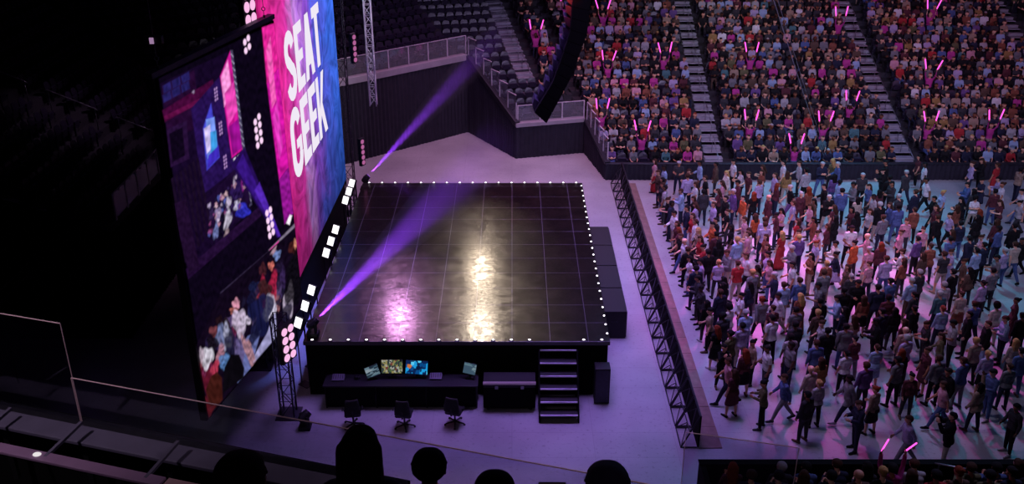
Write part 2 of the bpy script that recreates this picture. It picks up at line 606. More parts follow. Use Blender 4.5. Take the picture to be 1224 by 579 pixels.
def garment(pose, sex, what):
    B = body(pose, sex)
    if what in B['parts']:
        return B['parts'][what]
    V, F, N, lab, t, info = (B[k] for k in ('V', 'F', 'N', 'lab', 't', 'info'))
    L = {n: lab == i for i, n in enumerate(LBL)}
    zo = info['zoff']
    z = V[:, 2] - zo
    seated = pose.startswith('seated')
    belt = (z > 0.93)
    if what in ('tee', 'shirt', 'jacket'):
        m = L['torso'] | (L['pelvis'] & (z > (0.9 if not seated else 0.92)))
        if what == 'tee':
            arm = (L['upper_arm'] & (t < 0.72)); off = 0.014
        else:
            arm = L['upper_arm'] | (L['forearm']); off = 0.014
            # keep the cuff clear of the hand
            for p0, p1, r0, r1, l in B['caps']:
                pass
        if what == 'jacket':
            m = m | L['pelvis'] | (L['thigh'] & (z > 0.74)) if not seated else m | L['pelvis']
            off = 0.026
        me = shell(V, F, N, m | arm, off, what)
    elif what in ('trousers', 'shorts'):
        m = (L['pelvis'] | (L['torso'] & (z < 1.02))) | L['thigh']
        if what == 'trousers':
            m = m | L['shin']
        me = shell(V, F, N, m, 0.0115, what)
    elif what in ('shoe_a', 'shoe_b'):
        side = V[:, 0] < 0 if what == 'shoe_a' else V[:, 0] >= 0
        me = shell(V, F, N, L['foot'] & side, 0.008, 'shoe')
    elif what in ('hair', 'cap'):
        hd, hc = info['hd'], info['head']
        ax = np.array([hd((1, 0, 0)) - hc, hd((0, 1, 0)) - hc, hd((0, 0, 1)) - hc])
        q = (V - (hc + [0, 0, zo])) @ ax.T
        if what == 'hair':
            m = L['head'] & ((q[:, 2] > 0.062) | ((q[:, 1] < 0.012) & (q[:, 2] > -0.05)) | ((q[:, 1] < -0.04)))
            m &= ~((np.abs(q[:, 0]) > 0.098) & (q[:, 2] < 0.03))
            me = shell(V, F, N, m, 0.016, what)
        else:
            m = L['head'] & (q[:, 2] > 0.05)
            me = shell(V, F, N, m, 0.014, what)
    elif what in ('long_hair', 'bun', 'afro'):
        hd = info['hd']
        o = np.array([0, 0, zo])
        caps = [(hd((0, -0.02, 0.045)) + o, hd((0, 0.01, 0.052)) + o, 0.102, 0.094, 'h')]
        if what == 'long_hair':
            for s in (-0.06, 0, 0.06):
                caps.append((hd((s, -0.055, 0.03)) + o, hd((s * 1.15, -0.1, -0.2)) + o, 0.062, 0.05, 'h'))
                caps.append((hd((s * 1.15, -0.1, -0.18)) + o, hd((s * 0.9, -0.125, -0.36)) + o, 0.05, 0.026, 'h'))
            for s in (-1, 1):
                caps.append((hd((s * 0.085, -0.015, 0.03)) + o, hd((s * 0.1, -0.03, -0.15)) + o, 0.03, 0.026, 'h'))
        elif what == 'bun':
            caps.append((hd((0, -0.06, 0.02)) + o, hd((0, -0.05, -0.02)) + o, 0.07, 0.06, 'h'))
            caps.append((hd((0, -0.12, 0.09)) + o, hd((0, -0.13, 0.1)) + o, 0.05, 0.05, 'h'))
        else:
            caps.append((hd((0, -0.03, 0.03)) + o, hd((0, -0.02, 0.07)) + o, 0.135, 0.135, 'h'))
        v, f = remesh(caps, 0.014, 'hair')
        me = np_mesh('hair', v, f)
    elif what in ('skirt', 'long_skirt'):
        hem = {'skirt': 0.5, 'long_skirt': 0.07}[what]
        rings = []
        top = 1.0
        nseg = 24
        for i in range(9):
            zz = top + (hem - top) * i / 8
            xs, ys, rr = [0.0], [0.0], []
            for p0, p1, r0, r1, l in B['caps']:
                if l in ('thigh', 'shin', 'pelvis', 'torso'):
                    a, b = p0[2] - zo, p1[2] - zo
                    if min(a, b) - 0.06 <= zz <= max(a, b) + 0.06:
                        t_ = 0.5 if abs(b - a) < 1e-6 else min(max((zz - a) / (b - a), 0), 1)
                        p = p0 + (p1 - p0) * t_
                        r = r0 + (r1 - r0) * t_
                        rr.append((p[0] - r, p[0] + r, p[1] - r, p[1] + r))
            rr = np.array(rr)
            fl = 0.018 + (0.05 if what == 'skirt' else 0.1) * (i / 8)
            x0, x1, y0, y1 = rr[:, 0].min() - fl, rr[:, 1].max() + fl, rr[:, 2].min() - fl, rr[:, 3].max() + fl
            cx, cy, ax_, ay_ = (x0 + x1) / 2, (y0 + y1) / 2, (x1 - x0) / 2, (y1 - y0) / 2
            rings.append([(cx + ax_ * math.cos(2 * PI * j / nseg) * (1 + 0.035 * (i / 8) * math.cos(16 * PI * j / nseg)),
                           cy + ay_ * math.sin(2 * PI * j / nseg) * (1 + 0.035 * (i / 8) * math.cos(16 * PI * j / nseg)), zz + zo) for j in range(nseg)])
        last = rings[-1]
        c = np.mean(np.array(last), axis=0)
        rings.append([tuple(c + (np.array(p) - c) * 0.94 + [0, 0, 0.02]) for p in last])
        V2 = np.array([p for r in rings for p in r])
        F2 = np.array([(i * nseg + (j + 1) % nseg, i * nseg + j, (i + 1) * nseg + j, (i + 1) * nseg + (j + 1) % nseg) for i in range(len(rings) - 1) for j in range(nseg)])
        me = np_mesh(what, V2, F2)
    if me is not None and len(me.materials) == 0:
        me.materials.append(None)
    B['parts'][what] = me
    return me


PALETTE = {
    'white': (205, 205, 210), 'light grey': (160, 160, 165), 'grey': (110, 112, 118), 'charcoal': (52, 52, 58), 'black': (22, 21, 25),
    'navy': (30, 36, 68), 'blue': (58, 88, 160), 'light blue': (128, 165, 215), 'teal': (55, 120, 125), 'olive': (98, 96, 50),
    'yellow': (200, 170, 50), 'mustard': (165, 120, 45), 'orange': (205, 85, 35), 'rust': (150, 68, 42), 'red': (185, 35, 40), 'maroon': (98, 34, 46),
    'pink': (210, 130, 150), 'magenta': (190, 40, 140), 'purple': (100, 60, 145), 'lilac': (165, 145, 200), 'tan': (160, 128, 98),
    'beige': (180, 162, 138), 'brown': (96, 68, 50), 'cream': (215, 205, 185), 'green': (55, 110, 70),
    'blonde': (175, 140, 85), 'red hair': (120, 50, 28), 'brown hair': (62, 40, 28), 'black hair': (20, 17, 17), 'grey hair': (160, 158, 158),
}
SKIN = [(222, 172, 142), (205, 150, 120), (180, 122, 92), (130, 84, 60), (82, 52, 38)]
def muted(c, s=0.68):
    g = (c[0] + c[1] + c[2]) / 3
    return tuple(g + (v - g) * s for v in c)


for _k in list(PALETTE)[:25]:
    PALETTE[_k] = muted(PALETTE[_k], 0.78 if _k in ('red', 'magenta', 'orange') else 0.62)
CLOTH = {k: srgb(v) for k, v in PALETTE.items()}


def cloth(c):
    return mat('cloth ' + c, CLOTH[c], 0.85, noise=0.22, scale=14, spec=0.2)


def skin(i):
    return mat('skin %d' % i, srgb(SKIN[i]), 0.5, noise=0.06, scale=9)


HAIRMAT = {'black': 'black hair', 'brown': 'brown hair', 'red': 'red hair', 'blonde': 'blonde', 'grey': 'grey hair'}


def make_person(x, y, z, rz, sex, pose, top, topc, bot, botc, hair, hairc, skin_i, height, label, group, shoec='black'):
    root = thing('person', label, 'person', (x, y, z), rz, group)
    root.scale = (height / 1.76,) * 3
    link_mesh('body', garment(pose, sex, 'body'), root, skin(skin_i))
    if top in ('tee', 'shirt', 'jacket'):
        link_mesh(top, garment(pose, sex, top), root, cloth(topc))
    if bot in ('skirt', 'long_skirt'):
        link_mesh('skirt', garment(pose, sex, bot), root, cloth(botc))
    elif bot in ('trousers', 'shorts'):
        link_mesh(bot, garment(pose, sex, bot), root, cloth(botc))
    if bot == 'dress' or bot == 'gown':
        link_mesh('dress', garment(pose, sex, 'skirt' if bot == 'dress' else 'long_skirt'), root, cloth(botc))
        link_mesh('bodice', garment(pose, sex, 'tee'), root, cloth(botc))
    for q in ('shoe_a', 'shoe_b'):
        link_mesh('shoe', garment(pose, sex, q), root, cloth(shoec))
    if hair == 'cap':
        link_mesh('hat', garment(pose, sex, 'cap'), root, cloth(hairc))
    elif hair == 'short':
        link_mesh('hair', garment(pose, sex, 'hair'), root, cloth(HAIRMAT[hairc]))
    elif hair in ('long', 'bun', 'afro'):
        link_mesh('hair', garment(pose, sex, {'long': 'long_hair', 'bun': 'bun', 'afro': 'afro'}[hair]), root, cloth(HAIRMAT[hairc]))
    return root
# ------------------------------------------------------------------ the setting: floor, bowl, walls
M_CONC = mat('terrace concrete', srgb((92, 90, 100)), 0.85, noise=0.18, scale=1.5)
M_DARKC = mat('dark terrace concrete', srgb((46, 44, 50)), 0.9, noise=0.18, scale=1.5)
M_LEDGE = mat('ledge concrete', srgb((150, 145, 152)), 0.8, noise=0.1, scale=2)
M_DRAPE = mat('black drape', srgb((44, 42, 52)), 0.9, noise=0.15, scale=3, spec=0.2)
M_BLACK = mat('black paint', srgb((13, 13, 15)), 0.6, noise=0.15, scale=8)
M_MATTE = mat('black matte', srgb((8, 8, 9)), 0.9, noise=0.2, scale=6, spec=0.15)
M_STEEL = mat('galvanised steel', srgb((150, 150, 158)), 0.4, metal=0.8, noise=0.1, scale=12)
M_DSTEEL = mat('dark steel', srgb((60, 60, 68)), 0.45, metal=0.7, noise=0.15, scale=12)
M_WPAINT = mat('white painted rail', srgb((185, 178, 186)), 0.5, noise=0.06)
M_GLASSD = glass('milky rail glass', (0.85, 0.85, 0.88), 0.95, 0.075)  # clear glass mixed with a little whitish diffuse
M_GLASS = glass('rail glass', (0.86, 0.86, 0.9), 0.93)

# arena floor: sealed concrete sheets with faint joints, scuffs and stains
fm = bpy.data.materials.new('arena floor concrete')
fm.use_nodes = True
nt = fm.node_tree
b = nt.nodes['Principled BSDF']
tc = nt.nodes.new('ShaderNodeTexCoord')
n1 = nt.nodes.new('ShaderNodeTexNoise'); n1.inputs['Scale'].default_value = 0.35; n1.inputs['Detail'].default_value = 8
n2 = nt.nodes.new('ShaderNodeTexNoise'); n2.inputs['Scale'].default_value = 9.0; n2.inputs['Detail'].default_value = 6
br = nt.nodes.new('ShaderNodeTexBrick')
br.offset = 0.0
br.inputs['Scale'].default_value = 1.0
br.inputs['Mortar Size'].default_value = 0.008
br.inputs['Brick Width'].default_value = 2.44
br.inputs['Row Height'].default_value = 1.22
br.inputs['Color1'].default_value = (1, 1, 1, 1); br.inputs['Color2'].default_value = (0.96, 0.96, 0.96, 1)
br.inputs['Mortar'].default_value = (0.8, 0.8, 0.8, 1)
r1 = nt.nodes.new('ShaderNodeValToRGB')
r1.color_ramp.elements[0].position = 0.3; r1.color_ramp.elements[0].color = (0.29, 0.29, 0.30, 1)
r1.color_ramp.elements[1].position = 0.72; r1.color_ramp.elements[1].color = (0.43, 0.43, 0.44, 1)
r2 = nt.nodes.new('ShaderNodeValToRGB')
r2.color_ramp.elements[0].position = 0.28; r2.color_ramp.elements[0].color = (0.72, 0.72, 0.72, 1)
r2.color_ramp.elements[1].position = 0.42; r2.color_ramp.elements[1].color = (1, 1, 1, 1)
m1 = nt.nodes.new('ShaderNodeMix'); m1.data_type = 'RGBA'; m1.blend_type = 'MULTIPLY'; m1.inputs['Factor'].default_value = 1
m2 = nt.nodes.new('ShaderNodeMix'); m2.data_type = 'RGBA'; m2.blend_type = 'MULTIPLY'; m2.inputs['Factor'].default_value = 1
for a, bb in ((tc.outputs['Object'], n1.inputs['Vector']), (tc.outputs['Object'], n2.inputs['Vector']), (tc.outputs['Object'], br.inputs['Vector']),
              (n1.outputs['Fac'], r1.inputs['Fac']), (n2.outputs['Fac'], r2.inputs['Fac']), (r1.outputs['Color'], m1.inputs['A']), (r2.outputs['Color'], m1.inputs['B']),
              (m1.outputs['Result'], m2.inputs['A']), (br.outputs['Color'], m2.inputs['B']), (m2.outputs['Result'], b.inputs['Base Color'])):
    nt.links.new(a, bb)
b.inputs['Roughness'].default_value = 0.55
b.inputs['Specular IOR Level'].default_value = 0.35
MATS['floor'] = fm
mb = MB(); mb.box((-34, 4, -0.3), (40, 66, 0))
struct(mb.build('floor', fm))

# ---- bowl sections
def V2(a):
    return Vector((a[0], a[1]))


class Section:
    def __init__(self, o, u, n, z0, rise, tread, rows, left, right, name):
        self.o, self.u, self.n = V2(o), V2(u).normalized(), V2(n).normalized()
        self.z0, self.rise, self.tread, self.rows = z0, rise, tread, rows
        self.left, self.right, self.name = left, right, name

    def hit(self, dist, line):
        p = self.o + self.n * dist
        q, d = V2(line[0]), V2(line[1])
        den = self.u.x * d.y - self.u.y * d.x
        w = q - p
        return (w.x * d.y - w.y * d.x) / den

    def span(self, dist):
        return self.hit(dist, self.left), self.hit(dist, self.right)

    def P(self, u, dist, z):
        p = self.o + self.u * u + self.n * dist
        return Vector((p.x, p.y, z))

    def z(self, k):
        return self.z0 + self.rise * k


LB12 = ((4.65, 45.5), (-0.19, 0.98))
LB01 = ((0.2, 48.6), (-0.523, 0.852))
LB03 = ((-13.5, 43.6), (-0.908, 0.418))
S2 = Section((4.65, 45.5), (1, 0), (0, 1), 0.1, 0.30, 0.85, 20, LB12, ((36, 45), (0, 1)), 'main')
S1 = Section((0.2, 48.6), (0.97, 0.243), (-0.243, 0.97), 1.5, 0.30, 0.85, 15, LB01, LB12, 'middle')
S0 = Section((-2.5, 53), (0.76, 0.65), (-0.65, 0.76), 4.25, 0.34, 0.85, 13, LB03, LB01, 'corner')
S3 = Section((-13.5, 30), (0, 1), (-1, 0), 4.25, 0.37, 0.85, 20, ((-13.5, 30), (-1, 0)), LB03, 'side')
S3B = Section((-18.6, 6), (0, 1), (-1, 0), 6.4, 0.37, 0.85, 14, ((-18, 6), (-1, 0)), ((-18.5, 30), (-1, 0)), 'side near')
OFF = 0.35     # parapet depth before the first tread


def terrace(S, m, front_z):
    mb = MB()
    for k in range(S.rows):
        d0, d1 = OFF + k * S.tread, OFF + (k + 1) * S.tread
        if k == 0:
            d0 = 0.12
        a0, a1 = S.span(d0); b0, b1 = S.span(d1)
        if a1 - a0 < 0.2 or b1 - b0 < 0.2:
            break
        z = S.z(k); zl = S.z(k - 1) if k else front_z
        mb.add([S.P(a0, d0, z), S.P(a1, d0, z), S.P(b1, d1, z), S.P(b0, d1, z)], [(0, 1, 2, 3)])
        mb.add([S.P(a0, d0, zl), S.P(a1, d0, zl), S.P(a1, d0, z), S.P(a0, d0, z)], [(0, 1, 2, 3)])
    o = mb.build('floor_terrace_' + S.name.replace(' ', '_'), m)
    return struct(o)


terrace(S2, M_DARKC, 0.0)
terrace(S1, M_DARKC, 0.0)
terrace(S0, M_DARKC, 0.0)
terrace(S3, M_DARKC, 0.0)
terrace(S3B, M_DARKC, 0.0)


def pleated(p0, p1, z0, zt0, zt1, name, m, amp=0.03, wave=0.24, thick=0.12):
    p0, p1 = V2(p0), V2(p1)
    L = (p1 - p0).length
    d = (p1 - p0) / L
    nn = Vector((d.y, -d.x))
    n = int(L / wave * 4)
    vs, fs = [], []
    for i in range(n + 1):
        t = i / n
        o = amp * math.sin(2 * PI * t * L / wave) + (amp * 0.4) * math.sin(2 * PI * t * L / (wave * 3.7))
        q = p0 + d * (L * t) + nn * o
        b_ = p0 + d * (L * t) - nn * thick
        zt = zt0 + (zt1 - zt0) * t
        vs += [(q.x, q.y, z0), (q.x, q.y, zt), (b_.x, b_.y, zt), (b_.x, b_.y, z0)]
    for i in range(n):
        a = i * 4
        fs += [(a, a + 4, a + 5, a + 1), (a + 1, a + 5, a + 6, a + 2), (a + 2, a + 6, a + 7, a + 3)]
    fs += [(0, 1, 2, 3), (n * 4 + 3, n * 4 + 2, n * 4 + 1, n * 4)]
    return struct(MB().add(vs, fs).build(name, m))


W01 = [(-13.5, 43.6), (-2.5, 53), (0.2, 48.6), (3.85, 49.5), (4.65, 45.5), (36, 45.5)]
pleated(W01[0], W01[1], 0, 4.16, 4.16, 'wall_corner', M_DRAPE)
pleated(W01[1], W01[2], 0, 4.16, 1.75, 'wall_corner_return', M_DRAPE)
pleated(W01[2], W01[3], 0, 1.72, 1.75, 'wall_middle', M_DRAPE)
pleated(W01[3], W01[4], 0, 1.75, 0.82, 'wall_middle_return', M_DRAPE)
pleated(W01[4], W01[5], 0, 0.82, 0.82, 'wall_front', M_DRAPE)
pleated((-13.5, 30), (-13.5, 43.6), 0, 4.16, 4.16, 'wall_left', M_MATTE)
pleated((-18.6, 30), (-13.5, 30), 0, 5.8, 4.16, 'wall_left_return', M_MATTE)
pleated((-18.6, 4), (-18.6, 30), 0, 6.3, 6.3, 'wall_left_recess', M_MATTE)


def ledge(p0, p1, z0, z1, h, name, m=M_LEDGE, w=0.42):
    p0, p1 = V2(p0), V2(p1)
    d = (p1 - p0).normalized(); n = Vector((-d.y, d.x))
    off = n * (w / 2 - 0.06)
    a, b_ = p0 + off, p1 + off
    mb = MB().beam((a.x, a.y, z0 + h / 2), (b_.x, b_.y, z1 + h / 2), w, h)
    return struct(sub_bevel(mb.build(name, m), 0.02))


ledge(W01[0], W01[1], 4.16, 4.16, 0.34, 'trim_corner_ledge')
ledge(W01[1], W01[2], 4.16, 1.75, 0.3, 'trim_return_ledge', M_DSTEEL, 0.3)
ledge(W01[2], W01[3], 1.72, 1.75, 0.22, 'trim_middle_ledge')
ledge(W01[3], W01[4], 1.75, 0.82, 0.16, 'trim_middle_return_ledge', M_DSTEEL, 0.3)
ledge(W01[4], W01[5], 0.82, 0.82, 0.07, 'trim_front_ledge', M_DSTEEL, 0.25)
ledge((-13.5, 30), (-13.5, 43.6), 4.16, 4.16, 0.34, 'trim_left_ledge', M_DARKC)


def railing(p0, p1, h, n, label, step=False, group=None):
    """Glass balustrade: posts, panes between them, a top rail; stepped runs keep each pane level."""
    p0, p1 = Vector(p0), Vector(p1)
    t = thing('glass_railing', label, 'railing', p0, 0, group)
    d = p1 - p0
    nxy = Vector((d.x, d.y, 0)).normalized()
    prev = None
    for i in range(n + 1):
        q = d * (i / n)
        MB().beam(q + Vector((0, 0, 0.0)), q + Vector((0, 0, h)), 0.045, 0.06, 0, nxy).build('post', M_WPAINT, t)
        if i < n:
            q2 = d * ((i + 1) / n)
            z = max(q.z, q2.z) if step else None
            a = Vector((q.x, q.y, z if step else q.z)) + nxy * 0.04
            b_ = Vector((q2.x, q2.y, z if step else q2.z)) - nxy * 0.04
            lo, hi = 0.06, h - 0.02
            side = Vector((-nxy.y, nxy.x, 0)) * 0.012
            if step:
                lo = min(q.z, q2.z) - z + 0.08
            mb = MB().prism([a + Vector((0, 0, lo)), b_ + Vector((0, 0, lo)), b_ + Vector((0, 0, hi)), a + Vector((0, 0, hi))], side)
            mb.build('glass_pane', M_GLASSD, t)
            MB().beam(a + Vector((0, 0, h)) - nxy * 0.05, b_ + Vector((0, 0, h)) + nxy * 0.05, 0.05, 0.035).build('top_rail', M_WPAINT, t)
    return t


railing((-13.2, 44.1, 4.5), (-2.55, 53.2, 4.5), 0.98, 11, 'glass railing on the concrete ledge of the high corner stand')
railing((-2.4, 53.1, 4.45), (0.22, 48.8, 2.05), 0.95, 6, 'stepped glass railing running down beside the empty purple seats', True)
railing((0.3, 48.75, 1.95), (3.8, 49.62, 1.97), 0.9, 3, 'glass railing in front of the middle block behind hanging speakers')
railing((3.95, 49.4, 1.9), (4.75, 45.7, 0.95), 0.95, 5, 'stepped glass railing at the left edge of the packed stand', True)
railing((-13.35, 30.2, 4.5), (-13.35, 36.8, 4.5), 0.95, 6, 'dark glass railing on the ledge behind the left video screen')

# ---- aisles
AIS = mat('aisle step concrete', srgb((140, 140, 150)), 0.8, noise=0.12, scale=3)
AISN = mat('aisle nosing strip', srgb((165, 165, 175)), 0.6, noise=0.05)


def aisle(S, ua, ub, k0, name, skew=0.0):
    mb = MB()
    for k in range(k0, S.rows):
        d0, d1 = OFF + k * S.tread, OFF + (k + 1) * S.tread
        sk = skew * k
        for (a, b_, z0, z1) in ((d0 - S.tread / 2, d1, S.z(k) - S.rise, S.z(k) - S.rise / 2), (d0, d1, S.z(k) - S.rise / 2, S.z(k) + 0.015)):
            vs = [S.P(ua + sk, a, z0), S.P(ub + sk, a, z0), S.P(ub + sk, b_, z0), S.P(ua + sk, b_, z0), S.P(ua + sk, a, z1), S.P(ub + sk, a, z1), S.P(ub + sk, b_, z1), S.P(ua + sk, b_, z1)]
            mb.add(vs, [(0, 3, 2, 1), (4, 5, 6, 7), (0, 1, 5, 4), (1, 2, 6, 5), (2, 3, 7, 6), (3, 0, 4, 7)])
            vs = [S.P(ua + sk, a - 0.004, z1 - 0.03), S.P(ub + sk, a - 0.004, z1 - 0.03), S.P(ub + sk, a - 0.004, z1 + 0.004), S.P(ua + sk, a - 0.004, z1 + 0.004), S.P(ub + sk, a + 0.05, z1 + 0.004), S.P(ua + sk, a + 0.05, z1 + 0.004)]
            mb.add(vs, [(0, 1, 2, 3), (3, 2, 4, 5)], 1)
    return struct(mb.build(name, [AIS, AISN]))


AISLES = [(S2, 5.2, 6.12, 0, 'floor_aisle_left', 0.017), (S2, 14.95, 15.85, 0, 'floor_aisle_right', 0.032), (S1, 1.3, 2.25, 4, 'floor_aisle_middle', 0.0), (S2, 24.6, 25.5, 0, 'floor_aisle_far', 0.03)]
for a in AISLES:
    aisle(*a)


def handrail(S, uc, k, label, group):
    a = S.P(uc, OFF + k * S.tread + 0.1, S.z(k)); b_ = S.P(uc, OFF + (k + 2) * S.tread + 0.1, S.z(k + 2))
    t = thing('aisle_handrail', label, 'handrail', a, 0, group)
    d = b_ - a
    MB().tube([Vector((0, 0, 0.86)) - d * 0.06, Vector((0, 0, 0.9)), d + Vector((0, 0, 0.9)), d * 1.06 + Vector((0, 0, 0.86))], 0.022).build('rail', M_STEEL, t, smooth=True)
    for q in (Vector((0, 0, 0)), d):
        MB().tube([q, q + Vector((0, 0, 0.9))], 0.02).build('post', M_STEEL, t, smooth=True)


for S, ua, ub, k0, nm, sk in AISLES[:3]:
    which = {'floor_aisle_left': 'first stair aisle of the packed stand', 'floor_aisle_right': 'second stair aisle of the packed stand', 'floor_aisle_middle': 'stair aisle beside the empty purple seats'}[nm]
    ordn = ['lowest', 'second lowest', 'third', 'fourth', 'fifth', 'sixth', 'top']
    for i, k in enumerate(range(k0, S.rows - 3, 3)):
        handrail(S, (ua + ub) / 2 + sk * k, k, '%s steel handrail up the %s' % (ordn[min(i, 6)], which), 'aisle handrails')

# dark stair lines in the unlit left stand
for (S, uu, nm) in ((S3, 7.2, 'unlit side stand'), (S0, -8.6, 'unlit corner stand')):
    for i, k in enumerate(range(0, 12, 3)):
        ordn = ['lowest', 'second', 'third', 'topmost']
        handrail(S, uu, k, '%s thin handrail up the steps of the %s' % (ordn[i], nm), 'handrails in the unlit stands')

# curtains in the recess under the left stand
M_CURT = mat('recess curtain', srgb((30, 30, 58)), 0.9, noise=0.2, scale=2, spec=0.1)
for i, (ya, yb) in enumerate(((20.3, 22.0), (23.3, 25.0), (26.3, 28.0))):
    vs, fs = [], []
    n = 28
    for j in range(n + 1):
        y = ya + (yb - ya) * j / n
        x = -17.6 + 0.09 * math.sin(j * 1.35)
        vs += [(x, y, 0.02), (x - 0.05, y, 5.6), (x - 0.06, y, 0.02), (x - 0.11, y, 5.6)]
    for j in range(n):
        a = j * 4
        fs += [(a, a + 4, a + 5, a + 1), (a + 2, a + 3, a + 7, a + 6), (a, a + 2, a + 6, a + 4), (a + 1, a + 5, a + 7, a + 3)]
    fs += [(0, 1, 3, 2), (n * 4, n * 4 + 2, n * 4 + 3, n * 4 + 1)]
    tag(MB().add(vs, fs).build('curtain', M_CURT, smooth=True), ['nearest', 'middle', 'farthest'][i] + ' dark blue curtain hanging in the recess under the left stand', 'curtain', 'curtains in the left recess')
t = thing('recess_railing', 'thin double rail in the dark recess under the left stand', 'railing', (-16.2, 20.5, 0))
for h in (0.75, 1.1):
    MB().tube([(0, 0, h + 2.2), (0, 8.8, h + 2.2)], 0.02).build('rail', M_STEEL, t)
for q in range(5):
    MB().tube([(0, q * 2.2, 0), (0, q * 2.2, 3.3)], 0.025).build('post', M_DSTEEL, t)
# ------------------------------------------------------------------ stage
SX0, SX1, SY0, SY1, SZ = -6.55, 3.08, 26.4, 40.0, 2.0
dm = bpy.data.materials.new('stage deck gloss')
dm.use_nodes = True
nt = dm.node_tree
b = nt.nodes['Principled BSDF']
tc = nt.nodes.new('ShaderNodeTexCoord')
n1 = nt.nodes.new('ShaderNodeTexNoise'); n1.inputs['Scale'].default_value = 1.6; n1.inputs['Detail'].default_value = 10; n1.inputs['Roughness'].default_value = 0.72
n2 = nt.nodes.new('ShaderNodeTexNoise'); n2.inputs['Scale'].default_value = 3.2; n2.inputs['Detail'].default_value = 8; n2.inputs['Roughness'].default_value = 0.7
br = nt.nodes.new('ShaderNodeTexBrick'); br.offset = 0.0
br.inputs['Scale'].default_value = 1.0; br.inputs['Mortar Size'].default_value = 0.011; br.inputs['Mortar Smooth'].default_value = 0.0
br.inputs['Brick Width'].default_value = 1.2; br.inputs['Row Height'].default_value = 1.2
br.inputs['Color1'].default_value = (0, 0, 0, 1); br.inputs['Color2'].default_value = (0, 0, 0, 1); br.inputs['Mortar'].default_value = (1, 1, 1, 1)
rc = nt.nodes.new('ShaderNodeValToRGB')
rc.color_ramp.elements[0].position = 0.35; rc.color_ramp.elements[0].color = (0.004, 0.003, 0.0025, 1)
rc.color_ramp.elements[1].position = 0.7; rc.color_ramp.elements[1].color = (0.013, 0.0085, 0.0065, 1)
mx = nt.nodes.new('ShaderNodeMix'); mx.data_type = 'RGBA'; mx.inputs['B'].default_value = (0.085, 0.082, 0.09, 1)
rr = nt.nodes.new('ShaderNodeMapRange'); rr.inputs['From Min'].default_value = 0.32; rr.inputs['From Max'].default_value = 0.68
rr.inputs['To Min'].default_value = 0.08; rr.inputs['To Max'].default_value = 0.27
for a, bb in ((tc.outputs['Object'], n1.inputs['Vector']), (tc.outputs['Object'], n2.inputs['Vector']), (tc.outputs['Object'], br.inputs['Vector']), (n1.outputs['Fac'], rc.inputs['Fac']),
              (rc.outputs['Color'], mx.inputs['A']), (br.outputs['Fac'], mx.inputs['Factor']), (mx.outputs['Result'], b.inputs['Base Color']),
              (n2.outputs['Fac'], rr.inputs['Value']), (rr.outputs['Result'], b.inputs['Coat Roughness'])):
    nt.links.new(a, bb)
b.inputs['Specular IOR Level'].default_value = 0.09
b.inputs['Roughness'].default_value = 0.38
b.inputs['Specular Tint'].default_value = (1.0, 0.78, 0.6, 1)
n3 = nt.nodes.new('ShaderNodeTexNoise'); n3.inputs['Scale'].default_value = 9.0; n3.inputs['Detail'].default_value = 9; n3.inputs['Roughness'].default_value = 0.75
cw = nt.nodes.new('ShaderNodeMapRange'); cw.inputs['From Min'].default_value = 0.4; cw.inputs['From Max'].default_value = 0.58; cw.inputs['To Min'].default_value = 0.22
nt.links.new(tc.outputs['Object'], n3.inputs['Vector']); nt.links.new(n3.outputs['Fac'], cw.inputs['Value']); nt.links.new(cw.outputs[0], b.inputs['Coat Weight'])
b.inputs['Coat IOR'].default_value = 1.45

stage = thing('stage', 'large black glossy stage platform edged with small white lights', 'stage', (0, 0, 0))
sub_bevel(MB().box((SX0, SY0, SZ - 0.14), (SX1, SY1, SZ)).build('deck', dm, stage), 0.012)
MB().box((SX0 + 0.06, SY0 + 0.06, 0), (SX1 - 0.06, SY0 + 0.1, SZ - 0.14)).build('skirt', M_MATTE, stage)
MB().box((SX0 + 0.06, SY1 - 0.1, 0), (SX1 - 0.06, SY1 - 0.06, SZ - 0.14)).build('skirt', M_MATTE, stage)
MB().box((SX1 - 0.1, SY0 + 0.1, 0), (SX1 - 0.06, SY1 - 0.1, SZ - 0.14)).build('skirt', M_MATTE, stage)
MB().box((SX0 + 0.06, SY0 + 0.1, 0), (SX0 + 0.1, SY1 - 0.1, SZ - 0.14)).build('skirt', M_MATTE, stage)
E_FOOT = emit('footlight glow', (1.0, 0.93, 0.98), 4.0)
fl = MB()
fl.box((-0.07, -0.035, 0), (0.07, 0.035, 0.035), 0)
fl.ball((0, 0, 0.035), 0.045, 8, 5, 1, (1, 0.7, 0.5))
flm = fl.mesh('footlight', [M_BLACK, E_FOOT])
foot = []
for i in range(17):
    x = SX0 + 0.28 + i * 0.568
    foot.append((x, SY1 - 0.06, 0))
    if not (0.75 < x < 2.1):
        foot.append((x, SY0 + 0.06, 0))
for i in range(23):
    foot.append((SX1 - 0.06, SY0 + 0.45 + i * 0.578, PI / 2))
for x, y, r in foot:
    o = link_mesh('footlight', flm, stage)
    o.location = (x, y, SZ); o.rotation_euler = (0, 0, r)

# steps
st = thing('stage_steps', 'black portable steps with pale tread edges at the stage front', 'stairs', (1.45, 24.9, 0))
M_NOSE = mat('tread edge', srgb((228, 224, 235)), 0.5, metal=0.0, noise=0.05)
for i in range(6):
    z = SZ * (i + 1) / 7 + (0.02 if i == 5 else 0)
    y = 0.29 * i
    tr = MB().box((-0.57, y, z - 0.05), (0.57, min(y + 0.31, 1.485), z)).build('tread', M_BLACK, st)
    MB().box((-0.57, y - 0.02, z - 0.045), (0.57, y + 0.012, z + 0.004)).build('nosing', M_NOSE, tr, label='pale metal tread edge')
for s in (-1, 1):
    MB().prism([(s * 0.58, -0.02, 0), (s * 0.58, 1.48, 0), (s * 0.58, 1.48, 1.72), (s * 0.58, 1.36, 1.72), (s * 0.58, -0.02, 0.24)], (s * 0.04, 0, 0)).build('stringer', M_MATTE, st)

